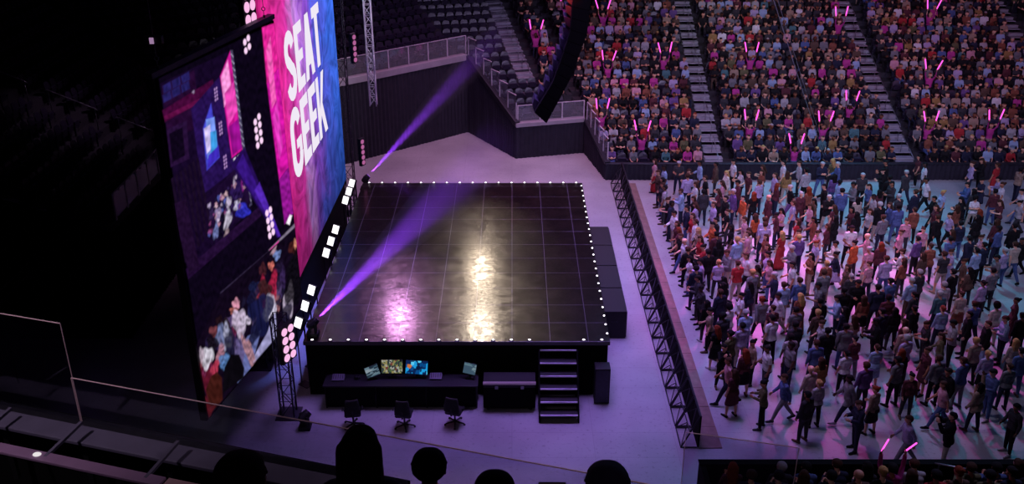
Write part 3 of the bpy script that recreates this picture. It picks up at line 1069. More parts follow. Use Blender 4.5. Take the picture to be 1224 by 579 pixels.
# flight case
fc = thing('flight_case', 'long black flight case with a bright metal lid edge', 'case', (-0.08, 25.85, 0))
sub_bevel(MB().box((-0.81, -0.33, 0.12), (0.81, 0.33, 0.86)).build('body', M_MATTE, fc), 0.01)
sub_bevel(MB().box((-0.81, -0.33, 0.87), (0.81, 0.33, 1.02)).build('lid', M_BLACK, fc), 0.01)
MB().box((-0.82, -0.35, 0.985), (0.82, -0.25, 1.045)).build('lid_edge', mat('bright lid metal', srgb((215, 205, 190)), 0.3, metal=0.6, noise=0.05), fc, label='bright metal lid edge')
for sx in (-1, 1):
    for sy in (-1, 1):
        MB().tube([(sx * 0.66, sy * 0.24 - 0.02, 0.06), (sx * 0.66, sy * 0.24 + 0.02, 0.06)], 0.06, 12).build('caster', M_DSTEEL, fc)
for sx in (-0.4, 0.4):
    MB().box((sx - 0.05, -0.35, 0.82), (sx + 0.05, -0.33, 0.93)).build('latch', M_STEEL, fc)

# control desk
dk = thing('control_desk', 'long black production desk against the stage front', 'desk', (-3.48, 26.0, 0))
sub_bevel(MB().box((-2.42, -0.36, 0.8), (2.42, 0.33, 0.85)).build('desktop', mat('desk top', srgb((22, 21, 26)), 0.5, noise=0.1), dk), 0.008)
for i in range(3):
    MB().box((-2.36 + i * 1.58, -0.3, 0.04), (-2.36 + i * 1.58 + 1.55, -0.27, 0.79)).build('modesty_panel', M_MATTE, dk)
for x in (-2.38, -0.8, 0.78, 2.34):
    MB().box((x, -0.3, 0), (x + 0.05, 0.3, 0.8)).build('leg', M_BLACK, dk)


def screen_mat(name, seed, cols, strength, sx=16, sy=10):
    m = bpy.data.materials.new(name)
    m.use_nodes = True
    nt = m.node_tree
    nt.nodes.clear()
    out = nt.nodes.new('ShaderNodeOutputMaterial'); e = nt.nodes.new('ShaderNodeEmission')
    tc = nt.nodes.new('ShaderNodeTexCoord'); mp = nt.nodes.new('ShaderNodeMapping')
    mp.inputs['Scale'].default_value = (sx, 1, sy); mp.inputs['Location'].default_value = (seed, 0, seed * 0.7)
    vo = nt.nodes.new('ShaderNodeTexVoronoi'); vo.distance = 'CHEBYCHEV'; vo.inputs['Scale'].default_value = 1.0
    rp = nt.nodes.new('ShaderNodeValToRGB'); rp.color_ramp.interpolation = 'CONSTANT'
    while len(rp.color_ramp.elements) < len(cols):
        rp.color_ramp.elements.new(0.5)
    for i, c in enumerate(cols):
        rp.color_ramp.elements[i].position = i / len(cols)
        rp.color_ramp.elements[i].color = (*srgb(c), 1)
    nt.links.new(tc.outputs['Object'], mp.inputs[0]); nt.links.new(mp.outputs[0], vo.inputs['Vector'])
    nt.links.new(vo.outputs['Color'], rp.inputs['Fac']); nt.links.new(rp.outputs['Color'], e.inputs['Color'])
    e.inputs['Strength'].default_value = strength
    nt.links.new(e.outputs[0], out.inputs['Surface'])
    return m


def display(px0, py0, px1, py1, y, m, label, name='computer_monitor', roll=0.0, yaw=0.0, tilt=0.35):
    cx, cy = (px0 + px1) / 2, (py0 + py1) / 2
    c = at_y(cx, cy, y)
    _, _, zc = project(c)
    w = (px1 - px0) * zc / FPX; h = (py1 - py0) * zc / FPX / 0.93
    t = thing(name, label, 'monitor', (c.x, c.y, 0.85), yaw)
    Mt = Matrix.Translation((0, 0, c.z - 0.85)) @ Matrix.Rotation(-tilt, 4, 'X') @ Matrix.Rotation(roll, 4, 'Y')
    sub_bevel(MB().box((-w / 2 - 0.015, 0, -h / 2 - 0.015), (w / 2 + 0.015, 0.03, h / 2 + 0.015), 0, Mt).build('casing', M_BLACK, t), 0.004)
    o = MB().box((-w / 2, -0.004, -h / 2), (w / 2, 0.0, h / 2)).build('screen', m, t, label='glowing screen')
    o.matrix_local = Mt
    zb = c.z - 0.85 - h * 0.3
    MB().beam((0, 0.05, 0.0), (0, 0.03, max(zb + 0.1, 0.05)), 0.06, 0.02).build('stand', M_BLACK, t)
    MB().box((-0.13, -0.07, 0), (0.13, 0.11, 0.015)).build('base', M_BLACK, t)
    return t


display(437, 438, 453, 450, 26.05, screen_mat('screen grey list', 3, [(70, 95, 115), (110, 135, 150), (40, 55, 70), (150, 165, 175)], 0.75, 5, 22), 'tilted small grey-lit monitor at the left of the desk group', roll=-0.2, yaw=0.35)
display(456, 431, 481, 446, 26.15, screen_mat('screen channel strips', 5, [(25, 25, 30), (80, 105, 70), (150, 140, 90), (50, 60, 65), (170, 170, 160), (120, 60, 60)], 0.8, 16, 14), 'desk monitor full of small mixer channel blocks')
display(485, 432, 511, 447, 26.15, screen_mat('screen cyan view', 9, [(8, 25, 60), (10, 70, 130), (30, 150, 215), (12, 35, 80), (90, 200, 240), (190, 110, 60)], 1.0, 9, 9), 'bright cyan-blue desk monitor right of the mixer monitor', roll=0.06)
display(554, 435, 569, 447, 26.1, screen_mat('screen grey window', 13, [(100, 130, 145), (70, 95, 115), (130, 155, 165)], 0.7, 4, 18), 'small grey-blue monitor alone at the right desk end', roll=0.12, yaw=-0.2)
for (px, py, lab) in ((404.5, 453, 'small grey control box at the far left of the desk'), (521, 451.5, 'small grey control box right of the cyan monitor')):
    c = at_z(px, py, 0.88)
    t = thing('control_box', lab, 'control box', (c.x, min(c.y, 26.2), 0.85))
    sub_bevel(MB().prism([(-0.19, -0.12, 0), (-0.19, 0.12, 0), (-0.19, 0.12, 0.14), (-0.19, -0.12, 0.05)], (0.38, 0, 0)).build('body', mat('box grey', srgb((84, 82, 98)), 0.5), t), 0.006)
    for i in range(5):
        MB().beam((-0.14 + i * 0.07, -0.07, 0.078), (-0.14 + i * 0.07, 0.09, 0.138), 0.02, 0.012).build('fader_slot', M_BLACK, t)
c = at_z(427, 452, 0.88)
t = thing('desk_lamp_base', 'small dark coiled gadget left of the tilted monitor', 'gadget', (c.x, 26.05, 0.85))
MB().tube([(0.09 * math.cos(a * 0.5), 0.09 * math.sin(a * 0.5), 0.02 + 0.004 * a) for a in range(26)], 0.014).build('cable_coil', M_BLACK, t)
MB().box((-0.04, -0.04, 0), (0.04, 0.04, 0.09)).build('box', M_DSTEEL, t)
t.name = 'cable_gadget'


def office_chair(x, y, rz, label):
    t = thing('office_chair', label, 'chair', (x, y, 0), rz, 'office chairs at the production desk')
    for k in range(5):
        a = 2 * PI * k / 5
        MB().tube([(0, 0, 0.1), (0.3 * math.cos(a), 0.3 * math.sin(a), 0.07)], [0.03, 0.02]).build('foot_spoke', M_BLACK, t)
        MB().ball((0.31 * math.cos(a), 0.31 * math.sin(a), 0.035), 0.035, 8, 6).build('caster', M_BLACK, t)
    MB().tube([(0, 0, 0.08), (0, 0, 0.45)], 0.03).build('gas_lift', M_DSTEEL, t)
    f = mat('chair fabric', srgb((15, 15, 19)), 0.8, noise=0.15, scale=20)
    MB().box((-0.25, -0.24, 0.45), (0.25, 0.25, 0.53)).build('seat', f, t, smooth=True, bevel=0.03)
    vs, fs = [], []
    for j in range(7):
        for i in range(7):
            xx = -0.24 + 0.48 * i / 6
            zz = 0.6 + 0.5 * j / 6
            w = 1 - 0.25 * (j / 6) ** 2
            for off in (0, 0.05):
                vs.append((xx * w, -0.26 + 0.14 * (i / 6 - 0.5) ** 2 - off, zz))
    idx = lambda j, i, k: (j * 7 + i) * 2 + k
    for j in range(6):
        for i in range(6):
            fs.append((idx(j, i, 0), idx(j, i + 1, 0), idx(j + 1, i + 1, 0), idx(j + 1, i, 0)))
            fs.append((idx(j, i, 1), idx(j + 1, i, 1), idx(j + 1, i + 1, 1), idx(j, i + 1, 1)))
    for j in range(6):
        fs.append((idx(j, 0, 0), idx(j + 1, 0, 0), idx(j + 1, 0, 1), idx(j, 0, 1)))
        fs.append((idx(j, 6, 0), idx(j, 6, 1), idx(j + 1, 6, 1), idx(j + 1, 6, 0)))
    for i in range(6):
        fs.append((idx(0, i, 0), idx(0, i, 1), idx(0, i + 1, 1), idx(0, i + 1, 0)))
        fs.append((idx(6, i, 0), idx(6, i + 1, 0), idx(6, i + 1, 1), idx(6, i, 1)))
    MB().add(vs, fs).build('backrest', f, t, smooth=True)
    MB().tube([(0, -0.05, 0.46), (0, -0.31, 0.5), (0, -0.32, 0.75)], 0.025).build('back_bar', M_BLACK, t)
    for s in (-1, 1):
        MB().tube([(s * 0.24, 0.05, 0.5), (s * 0.3, 0.02, 0.68), (s * 0.3, -0.16, 0.69)], 0.018).build('armrest', M_BLACK, t)


office_chair(-4.85, 24.75, 0.15, 'leftmost of the three dark office chairs at the desk')
office_chair(-3.28, 24.7, -0.08, 'middle of the three dark office chairs at the desk')
office_chair(-1.75, 24.85, -0.3, 'rightmost of the three dark office chairs at the desk')

# subwoofers along the right side of the stage
for i in range(4):
    y0 = 29.95 + i * 1.85
    t = thing('subwoofer', ['nearest', 'second nearest', 'third', 'farthest'][i] + ' black subwoofer in the row along the stage side', 'speaker', (3.6, y0 + 0.91, 0), 0, 'subwoofers along the stage side')
    sub_bevel(MB().box((-0.44, -0.895, 0.02), (0.42, 0.895, 1.1)).build('cabinet', M_BLACK, t), 0.015)
    MB().box((0.42, -0.86, 0.06), (0.45, 0.86, 1.06)).build('grille', M_DSTEEL, t)
    for s in (-1, 1):
        MB().tube([(-0.1, s * 0.896, 0.7), (-0.1, s * 0.908, 0.7), (0.1, s * 0.908, 0.7), (0.1, s * 0.896, 0.7)], 0.01, 6).build('handle', M_DSTEEL, t)
t = thing('stage_speaker', 'black speaker cabinet standing at the front right stage corner', 'speaker', (2.84, 26.12, 0))
sub_bevel(MB().box((-0.24, -0.22, 0.02), (0.24, 0.22, 1.3)).build('cabinet', M_BLACK, t), 0.015)
MB().box((-0.2, -0.235, 0.08), (0.2, -0.22, 1.24)).build('grille', M_DSTEEL, t)

# ------------------------------------------------------------------ crowd barrier
M_BAR = mat('barrier steel', srgb((44, 44, 52)), 0.5, metal=0.5, noise=0.15, scale=10)
M_PLATE = mat('barrier plate brown', srgb((128, 102, 94)), 0.75, noise=0.2, scale=4)
BX = 5.5


def barrier_proto():
    t = thing('crowd_barrier', 'x', 'barrier', (BX, 23.6, 0), 0, 'crowd barrier sections')
    w = 1.06
    pm = MB()
    pm.box((-0.02, 0, 0.04), (0.015, w, 1.12))
    for i in range(9):
        yy = 0.06 + i * (w - 0.12) / 8
        pm.tube([(0.03, yy, 0.05), (0.03, yy, 1.1)], 0.012, 6)
    pm.build('panel', M_MATTE, t)
    MB().tube([(0, 0.0, 1.13), (0, w, 1.13)], 0.035, 8).build('top_rail', M_BAR, t)
    fp = MB().box((0.03, 0.005, 0.0), (0.72, w - 0.005, 0.03)).build('floor_plate', M_PLATE, t, label='brown floor plate on the crowd side')
    for yy in (0.03, w - 0.03):
        MB().tube([(-0.03, yy, 1.08), (-0.5, yy, 0.03)], 0.022, 6).build('brace', M_BAR, t)
        MB().tube([(-0.03, yy, 0.03), (-0.5, yy, 0.03)], 0.02, 6).build('foot_bar', M_BAR, t)
    lat = MB()
    lat.tube([(-0.5, 0.03, 0.03), (-0.5, w - 0.03, 0.03)], 0.02, 6)
    lat.tube([(-0.27, 0.03, 0.56), (-0.27, w - 0.03, 0.56)], 0.018, 6)
    lat.tube([(-0.5, 0.03, 0.03), (-0.27, w / 2, 0.56)], 0.014, 6)
    lat.tube([(-0.5, w - 0.03, 0.03), (-0.27, w / 2, 0.56)], 0.014, 6)
    lat.tube([(-0.27, 0.03, 0.56), (-0.04, w / 2, 1.06)], 0.014, 6)
    lat.tube([(-0.27, w - 0.03, 0.56), (-0.04, w / 2, 1.06)], 0.014, 6)
    lat.build('lattice', M_BAR, t)
    return t


bp = barrier_proto()
ordw = ['nearest', 'second', 'third', 'fourth', 'fifth', 'sixth', 'seventh', 'eighth', 'ninth', 'tenth', 'eleventh', 'twelfth', 'thirteenth', 'fourteenth', 'fifteenth', 'sixteenth', 'seventeenth', 'eighteenth', 'nineteenth', 'farthest']
for i in range(20):
    o = bp if i == 0 else copy_tree(bp)
    o.location = (BX - 0.006 * i, 23.6 + 1.07 * i, 0)
    if i in (0, 19):
        o['label'] = ordw[i] + ' section of the black crowd barrier with brown floor plate'
    else:
        o['label'] = '%s section of the black crowd barrier counted from the near end' % ordw[i]
# ------------------------------------------------------------------ video screens
A0 = at_z(249, 501, 2.25); A1 = at_z(362, 366, 2.25)
AD = (A1 - A0).normalized(); AN = Vector((AD.y, -AD.x, 0))       # AN faces the stage
ATOP = 11.65


def on_A(px, py, lift=0.0):
    q = at_plane(px, py, A0, AN)
    return q + AN * lift


B0 = at_z(344, 363, 2.2); B1 = at_z(414, 214, 2.2)
BD = (B1 - B0).normalized(); BN = Vector((BD.y, -BD.x, 0))
BTOP = 15.2


def on_B(px, py, lift=0.0):
    return at_plane(px, py, B0, BN) + BN * lift


def nebula(name, cols, strength, scale=0.35, warp=1.6, axis=None):
    """Drifting coloured smoke as a running video picture: cols along one axis, bent by noise."""
    m = bpy.data.materials.new(name)
    m.use_nodes = True
    nt = m.node_tree
    nt.nodes.clear()
    out = nt.nodes.new('ShaderNodeOutputMaterial'); e = nt.nodes.new('ShaderNodeEmission')
    at = nt.nodes.new('ShaderNodeAttribute'); at.attribute_name = 'pic'
    nz = nt.nodes.new('ShaderNodeTexNoise'); nz.inputs['Scale'].default_value = scale; nz.inputs['Detail'].default_value = 7
    nz.inputs['Roughness'].default_value = 0.6; nz.inputs['Distortion'].default_value = 1.4
    nz2 = nt.nodes.new('ShaderNodeTexNoise'); nz2.inputs['Scale'].default_value = scale * 2.6; nz2.inputs['Detail'].default_value = 6; nz2.inputs['Distortion'].default_value = 2.5
    sp = nt.nodes.new('ShaderNodeSeparateXYZ')
    s = nt.nodes.new('ShaderNodeMath'); s.operation = 'SUBTRACT'; s.inputs[1].default_value = 0.5
    k = nt.nodes.new('ShaderNodeMath'); k.operation = 'MULTIPLY_ADD'; k.inputs[1].default_value = warp * 0.4
    rp = nt.nodes.new('ShaderNodeValToRGB')
    while len(rp.color_ramp.elements) < len(cols):
        rp.color_ramp.elements.new(0.5)
    for i, (p, c) in enumerate(cols):
        rp.color_ramp.elements[i].position = p
        rp.color_ramp.elements[i].color = (*srgb(c), 1)
    br = nt.nodes.new('ShaderNodeMapRange'); br.inputs['From Min'].default_value = 0.3; br.inputs['From Max'].default_value = 0.7
    br.inputs['To Min'].default_value = 0.48; br.inputs['To Max'].default_value = 1.4
    y0 = nt.nodes.new('ShaderNodeMapRange'); y0.inputs['From Min'].default_value = 0.0; y0.inputs['From Max'].default_value = 0.45
    y0.inputs['To Min'].default_value = 0.26; y0.inputs['To Max'].default_value = 1.0
    mu = nt.nodes.new('ShaderNodeMath'); mu.operation = 'MULTIPLY'
    mu2 = nt.nodes.new('ShaderNodeMath'); mu2.operation = 'MULTIPLY'; mu2.inputs[1].default_value = strength
    L = nt.links.new
    L(at.outputs['Vector'], nz.inputs['Vector']); L(at.outputs['Vector'], nz2.inputs['Vector']); L(at.outputs['Vector'], sp.inputs[0])
    L(nz.outputs['Fac'], s.inputs[0]); L(s.outputs[0], k.inputs[0]); L(sp.outputs['X'], k.inputs[2])
    # ramp runs over 0..1 of the picture width
    L(k.outputs[0], rp.inputs['Fac']); L(rp.outputs['Color'], e.inputs['Color'])
    L(nz2.outputs['Fac'], br.inputs['Value']); L(sp.outputs['Y'], y0.inputs['Value']); L(br.outputs[0], mu.inputs[0]); L(y0.outputs[0], mu.inputs[1])
    L(mu.outputs[0], mu2.inputs[0]); L(mu2.outputs[0], e.inputs['Strength'])
    L(e.outputs[0], out.inputs['Surface'])
    return m


def pic_attr(o, coords):
    a = o.data.attributes.new('pic', 'FLOAT_VECTOR', 'POINT')
    a.data.foreach_set('vector', [v for c in coords for v in c])


# main screen
ms = thing('video_screen', 'tall pink and blue main screen showing large white lettering', 'screen', (B0.x, B0.y, 0))
OB = Vector((B0.x, B0.y, 0))
bl = (B1 - B0).length
E1 = B0 - OB; E2 = B1 - OB
up = lambda p, z: Vector((p.x, p.y, z))
pic = MB().prism([up(E1, 2.2), up(E2, 2.2), up(E2, BTOP), up(E1, BTOP)], BN * -0.02)
NB = nebula('main screen picture', [(0.12, (235, 40, 150)), (0.3, (226, 62, 178)), (0.42, (205, 140, 228)), (0.52, (150, 80, 210)), (0.68, (88, 96, 226)), (0.92, (62, 108, 232))], 0.92, 3.0, 1.35)
po = pic.build('picture', NB, ms)
crd = []
for v in po.data.vertices:
    s_ = (v.co - E1).dot(BD) / bl
    t_ = (v.co.z - 2.2) / (BTOP - 2.2)
    crd.append((s_, t_, 0.0))
pic_attr(po, crd)
MB().prism([up(E1, 2.05) - BD * 0.1 - BN * 0.03, up(E2, 2.05) + BD * 0.1 - BN * 0.03, up(E2, BTOP + 0.1) + BD * 0.1 - BN * 0.03, up(E1, BTOP + 0.1) - BD * 0.1 - BN * 0.03], BN * -0.35).build('frame', M_MATTE, ms)
MB().prism([up(E1, 0.0) - BN * 0.1, up(E2, 0.0) - BN * 0.1, up(E2, 2.04) - BN * 0.1, up(E1, 2.04) - BN * 0.1], BN * -0.1).build('base_drape', M_MATTE, ms)

# lettering: strokes in letter space (width, height 1)
def arc(cx, cy, rx, ry, a0, a1, n=9):
    return [(cx + rx * math.cos(math.radians(a0 + (a1 - a0) * i / n)), cy + ry * math.sin(math.radians(a0 + (a1 - a0) * i / n))) for i in range(n + 1)]


def ribbon(path, w):
    """Outline of a thick stroke with square ends."""
    P = [Vector(p) for p in path]
    Lf, Rt = [], []
    for i, p in enumerate(P):
        d = (P[min(i + 1, len(P) - 1)] - P[max(i - 1, 0)]).normalized()
        n = Vector((-d.y, d.x))
        Lf.append(p + n * w / 2); Rt.append(p - n * w / 2)
    return Lf, Rt


GW = 0.19
LETTERS = {
    'S': (0.56, [('r', arc(0.28, 0.73, 0.19, 0.19, 10, 250, 10) + arc(0.28, 0.27, 0.2, 0.19, 72, -170, 10))]),
    'E': (0.5, [('b', (0, 0, 0.2, 1)), ('b', (0.2, 0, 0.48, 0.17)), ('b', (0.2, 0.42, 0.45, 0.58)), ('b', (0.2, 0.83, 0.48, 1))]),
    'A': (0.62, [('p', [(0, 0), (0.19, 0), (0.23, 0.2), (0.39, 0.2), (0.43, 0), (0.62, 0), (0.42, 1), (0.2, 1)])]),
    'T': (0.54, [('b', (0.17, 0, 0.37, 0.83)), ('b', (0, 0.83, 0.54, 1))]),
    'G': (0.6, [('r', arc(0.3, 0.7, 0.215, 0.22, 15, 180, 9) + arc(0.3, 0.3, 0.215, 0.22, 180, 360, 9)), ('b', (0.3, 0.4, 0.59, 0.53)), ('b', (0.44, 0.3, 0.59, 0.42))]),
    'K': (0.6, [('b', (0, 0, 0.17, 1)), ('p', [(0.17, 0.4), (0.42, 1), (0.6, 1), (0.36, 0.52), (0.62, 0), (0.43, 0), (0.25, 0.36), (0.17, 0.24)])]),
}


def word(text, gap=0.055):
    shapes, x = [], 0
    for ch in text:
        w, sh = LETTERS[ch]
        for k, d in sh:
            if k == 'b':
                x0, y0, x1, y1 = d
                shapes.append([(x + x0, y0), (x + x1, y0), (x + x1, y1), (x + x0, y1)])
            elif k == 'p':
                shapes.append([(x + a, b_) for a, b_ in d])
            else:
                Lf, Rt = ribbon(d, GW)
                for i in range(len(Lf) - 1):
                    shapes.append([(x + q.x, q.y) for q in (Lf[i], Lf[i + 1], Rt[i + 1], Rt[i])])
        x += w + gap
    return shapes, x - gap


E_LET = emit('lettering white', srgb((240, 232, 246)), 1.0)


def put_word(text, TL, BL, BR, TR):
    """Set the word between the four corners measured on the screen's plane: a flat rectangle on it."""
    q = [on_B(*p) for p in (TL, BL, BR, TR)]
    s0 = ((q[0] - B0).dot(BD) + (q[1] - B0).dot(BD)) / 2
    s1 = ((q[2] - B0).dot(BD) + (q[3] - B0).dot(BD)) / 2
    z1 = (q[0].z + q[3].z) / 2; z0 = (q[1].z + q[2].z) / 2
    sh, w = word(text)
    mb = MB()
    for poly in sh:
        pts = [Vector((B0.x, B0.y, 0)) - OB + BD * (s0 + (s1 - s0) * x / w) + Vector((0, 0, z0 + (z1 - z0) * y)) + BN * 0.004 for x, y in poly]
        mb.prism(pts, BN * 0.012)
    return mb.build('lettering', E_LET, ms, label='white word on the screen'), (s0, s1, z0, z1)


WORD1 = put_word('SEAT', (337.5, 45), (346, 127), (382.5, 76), (382, -2))[1]
WORD2 = put_word('GEEK', (345, 137), (353, 219), (391, 154), (386, 83))[1]

# side screen: one running video picture built of flat colour areas
sc = thing('side_screen', 'dark tilted side screen showing the arena and the front crowd', 'screen', (A0.x, A0.y, 0))
OA = Vector((A0.x, A0.y, 0))
F0 = A0 - OA; F1 = A1 - OA
MB().prism([up(F0, 2.2) - AD * 0.04 - AN * 0.02, up(F1, 2.2) - AN * 0.02, up(F1, ATOP + 0.04) - AN * 0.02, up(F0, ATOP + 0.04) - AD * 0.04 - AN * 0.02], AN * -0.2).build('frame', M_BLACK, sc)
MB().beam(up(F0, ATOP + 0.1) - AD * 0.12 - AN * 0.08, up(F1, ATOP + 0.1) + AD * 0.06 - AN * 0.08, 0.2, 0.13).build('top_truss', mat('screen truss', srgb((70, 66, 84)), 0.5, metal=0.4), sc)

# the running picture is painted on a fine grid, one colour per grid point, soft like a camera feed on an LED wall
NU, NV = 190, 430
gu = np.repeat(np.linspace(0, 1, NU)[None, :], NV, axis=0); gv = np.repeat(np.linspace(0, 1, NV)[:, None], NU, axis=1)
AL = (A1 - A0).length
GX = A0.x + (A1.x - A0.x) * gu; GY = A0.y + (A1.y - A0.y) * gu; GZ = A0.z + (ATOP - A0.z) * gv
zc_ = GY * CT - (GZ - CAM_H) * ST
PX = IW / 2 + FPX * GX / zc_; PY = IH / 2 + FPX * (-(GZ - CAM_H) * CT - GY * ST) / zc_
PIC = np.zeros((NV, NU, 3))
arng = np.random.default_rng(3)


def soft_noise(f):
    o = np.zeros_like(PX)
    for k in range(5):
        a, p_, q_ = arng.uniform(0, 2 * PI, 3)
        ff = f * arng.uniform(0.6, 1.8)
        o += np.sin((PX * math.cos(a) + PY * math.sin(a)) * ff + p_ + 1.5 * np.sin(PX * ff * 0.7 + q_))
    return o / 5


def paint(mask, c, n, f):
    col = np.array(srgb(c))[None, None, :] * (1 + n * soft_noise(f))[..., None].clip(0.15, 3)
    PIC[:] = PIC * (1 - mask[..., None]) + col * mask[..., None]


def area(pts, c, soft=1.6, n=0.5, f=0.5):
    P_ = np.array(pts, float)
    inside = np.zeros(PX.shape, bool); dist = np.full(PX.shape, 1e9)
    for i in range(len(P_)):
        a, b_ = P_[i], P_[(i + 1) % len(P_)]
        cond = (a[1] > PY) != (b_[1] > PY)
        with np.errstate(divide='ignore', invalid='ignore'):
            xs = (b_[0] - a[0]) * (PY - a[1]) / (b_[1] - a[1] + 1e-12) + a[0]
        inside ^= cond & (PX < xs)
        d = b_ - a
        t_ = (((PX - a[0]) * d[0] + (PY - a[1]) * d[1]) / max(d @ d, 1e-9)).clip(0, 1)
        dist = np.minimum(dist, np.hypot(PX - a[0] - t_ * d[0], PY - a[1] - t_ * d[1]))
    sd = np.where(inside, dist, -dist)
    paint((sd / soft + 0.5).clip(0, 1), c, n, f)


def blob(cx, cy, rx, ry, c, rot=0.0, n_=0, soft=1.7, n=0.75):
    c = tuple(v * 0.86 for v in c)
    dx, dy = PX - cx, PY - cy
    u = dx * math.cos(rot) + dy * math.sin(rot); v = -dx * math.sin(rot) + dy * math.cos(rot)
    r = np.sqrt((u / rx) ** 2 + (v / ry) ** 2)
    wob = 1 + 0.16 * np.sin(3 * np.arctan2(v / ry, u / rx) + cx) + 0.1 * np.sin(5 * np.arctan2(v / ry, u / rx) + cy * 2)
    sd = (wob - r) * min(rx, ry)
    paint((sd / soft + 0.5).clip(0, 1) * 0.92, c, n, 0.75)


def lamp(cx, cy, rx, ry, c):
    r = np.sqrt(((PX - cx) / rx) ** 2 + ((PY - cy) / ry) ** 2)
    paint(((1 - r) * rx / 0.8 + 0.5).clip(0, 1), c, 0.0, 0.5)


area([(189.5, 94), (328, 27.5), (361.5, 365), (249, 500)], (12, 5, 22))
# upper left: the hall seen in the picture
area([(191, 100), (272, 62), (300, 250), (225, 327)], (20, 7, 36))
area([(193, 103), (232, 84), (240, 150), (201, 170)], (34, 9, 44))
for i in range(3):
    for j in range(2):
        x0, y0 = 194 + i * 11, 103 - i * 6 + j * 11
        area([(x0, y0), (x0 + 9.5, y0 - 5.5), (x0 + 11, y0 + 4), (x0 + 1.5, y0 + 9)], (36, 30, 92))
area([(194, 132), (254, 95), (258, 112), (197, 146)], (64, 8, 52))
area([(196, 139), (238, 118), (240, 123), (197, 144)], (92, 14, 66))
area([(199, 155), (223, 144), (226, 190), (204, 200)], (38, 16, 54))
area([(202, 160), (218, 152), (221, 186), (206, 194)], (14, 5, 24))
area([(228, 130), (262, 92), (285, 200), (243, 232)], (36, 16, 76))
blob(231, 110, 1.2, 1.6, (190, 170, 210))
for i in range(7):
    area([(204 + i * 5, 214 - i * 4), (207 + i * 5, 212 - i * 4), (224 + i * 5, 312 - i * 6), (221 + i * 5, 314 - i * 6)], (24, 11, 34))
# small blue-white screen inside the picture
for pts, c in (([(252, 124), (262.5, 188), (247, 204), (242.5, 153)], (70, 70, 210)), ([(246, 143), (256, 140), (259, 176), (248, 190)], (120, 150, 240)),
               ([(243.5, 154), (251, 149), (253, 178), (247, 184)], (205, 190, 240)), ([(251, 158), (258, 156), (260, 180), (252, 190)], (60, 150, 220)), ([(249, 186), (261, 174), (262, 187), (248, 202)], (60, 40, 180))):
    area(pts, c)
# small pink screen inside the picture
area([(275, 61), (291, 178), (277, 189), (263, 91)], (206, 22, 150))
area([(264, 92), (272, 72), (277, 110), (268, 128)], (244, 150, 216))
area([(268, 112), (279, 98), (284, 132), (273, 150)], (232, 70, 180))
area([(273, 152), (287, 140), (290, 176), (278, 186)], (150, 16, 140))
for i in range(3):
    area([(279 + i * 4.5, 190 - i * 3.5), (281.5 + i * 4.5, 188 - i * 3.5), (282 + i * 4.5, 192 - i * 3.5), (279.5 + i * 4.5, 194 - i * 3.5)], (230, 220, 240))
# lattice upright at its right side
area([(275, 60), (278, 60), (301, 245), (298, 247)], (72, 66, 96))
for i in range(22):
    y = 64 + i * 8.2
    x = 275.5 + (y - 60) * 0.124
    area([(x, y), (x + 2.6, y + 3.4), (x + 2.6, y + 4.6), (x, y + 1.2)], (170, 165, 190))
# blinders in the small picture
for gx, gy in ((256.5, 107), (262, 148), (267.5, 188)):
    for j in range(4):
        for i in range(2):
            lamp(gx + i * 2.2 + j * 0.35, gy + j * 4.2 - i * 1.6, 0.9, 1.6, (170, 130, 190))
# small front crowd
area([(246, 240), (291, 190), (299.5, 243), (258, 293)], (26, 10, 44))
for (x, y, rx, ry, c) in ((250, 246, 2, 3, (200, 180, 220)), (253, 256, 3, 6, (60, 40, 90)), (258, 246, 2, 3, (230, 190, 210)), (261, 256, 4, 8, (170, 150, 200)), (264, 236, 2, 3, (200, 120, 150)), (267, 246, 3, 6, (30, 30, 70)),
                          (270, 232, 2, 3, (220, 180, 190)), (273, 242, 3, 7, (215, 200, 230)), (278, 224, 2, 3, (120, 60, 110)), (283, 226, 7, 14, (44, 24, 84)), (292, 214, 4, 12, (150, 40, 150)),
                          (266, 270, 5, 16, (18, 12, 36)), (272, 262, 4, 12, (224, 214, 238)), (258, 276, 3, 10, (120, 130, 190)), (284, 246, 5, 6, (210, 200, 235)), (290, 252, 8, 9, (50, 50, 200)), (271, 280, 3, 6, (190, 160, 170))):
    blob(x, y, rx, ry, c, 0.15)
for i in range(46):
    u, v = arng.random(), arng.random()
    x = 249 + 44 * u; y = 246 - 50 * u + v * (40 + 8 * u)
    c = [(210, 190, 220), (60, 40, 100), (150, 70, 130), (30, 24, 60), (200, 150, 170), (90, 100, 190)][i % 6]
    blob(x, y, arng.uniform(0.8, 1.8), arng.uniform(1.2, 3.2), c, 0.2)
# pale sill under the small picture
area([(222, 322), (311, 246), (312, 258), (225, 334)], (34, 13, 50))
area([(205, 245), (222, 238), (238, 318), (226, 327)], (30, 12, 42))
# black wall with blinder groups and a violet shaft of light
area([(335.5, 283), (331, 284), (276, 196), (292, 176)], (34, 12, 78))
area([(335.5, 283), (332, 284), (282, 200), (290, 184)], (52, 20, 122))
area([(335, 282), (332.5, 283), (304, 228), (310, 218)], (84, 40, 178))
for pts in (((292.5, 50.4), (296.6, 45.6), (297.9, 55.6), (293.7, 60.6)), [(305 + j * 1.0, 146 + j * 9.3) for j in range(4)] + [(309.4 + j * 1.0, 139.5 + j * 9.5) for j in range(4)],
            [(319 + j * 1.15, 255 + j * 9.0) for j in range(4)] + [(323 + j * 1.15, 251 + j * 8.8) for j in range(4)]):
    for x, y in pts:
        lamp(x, y, 2.0, 3.9, (255, 215, 250))
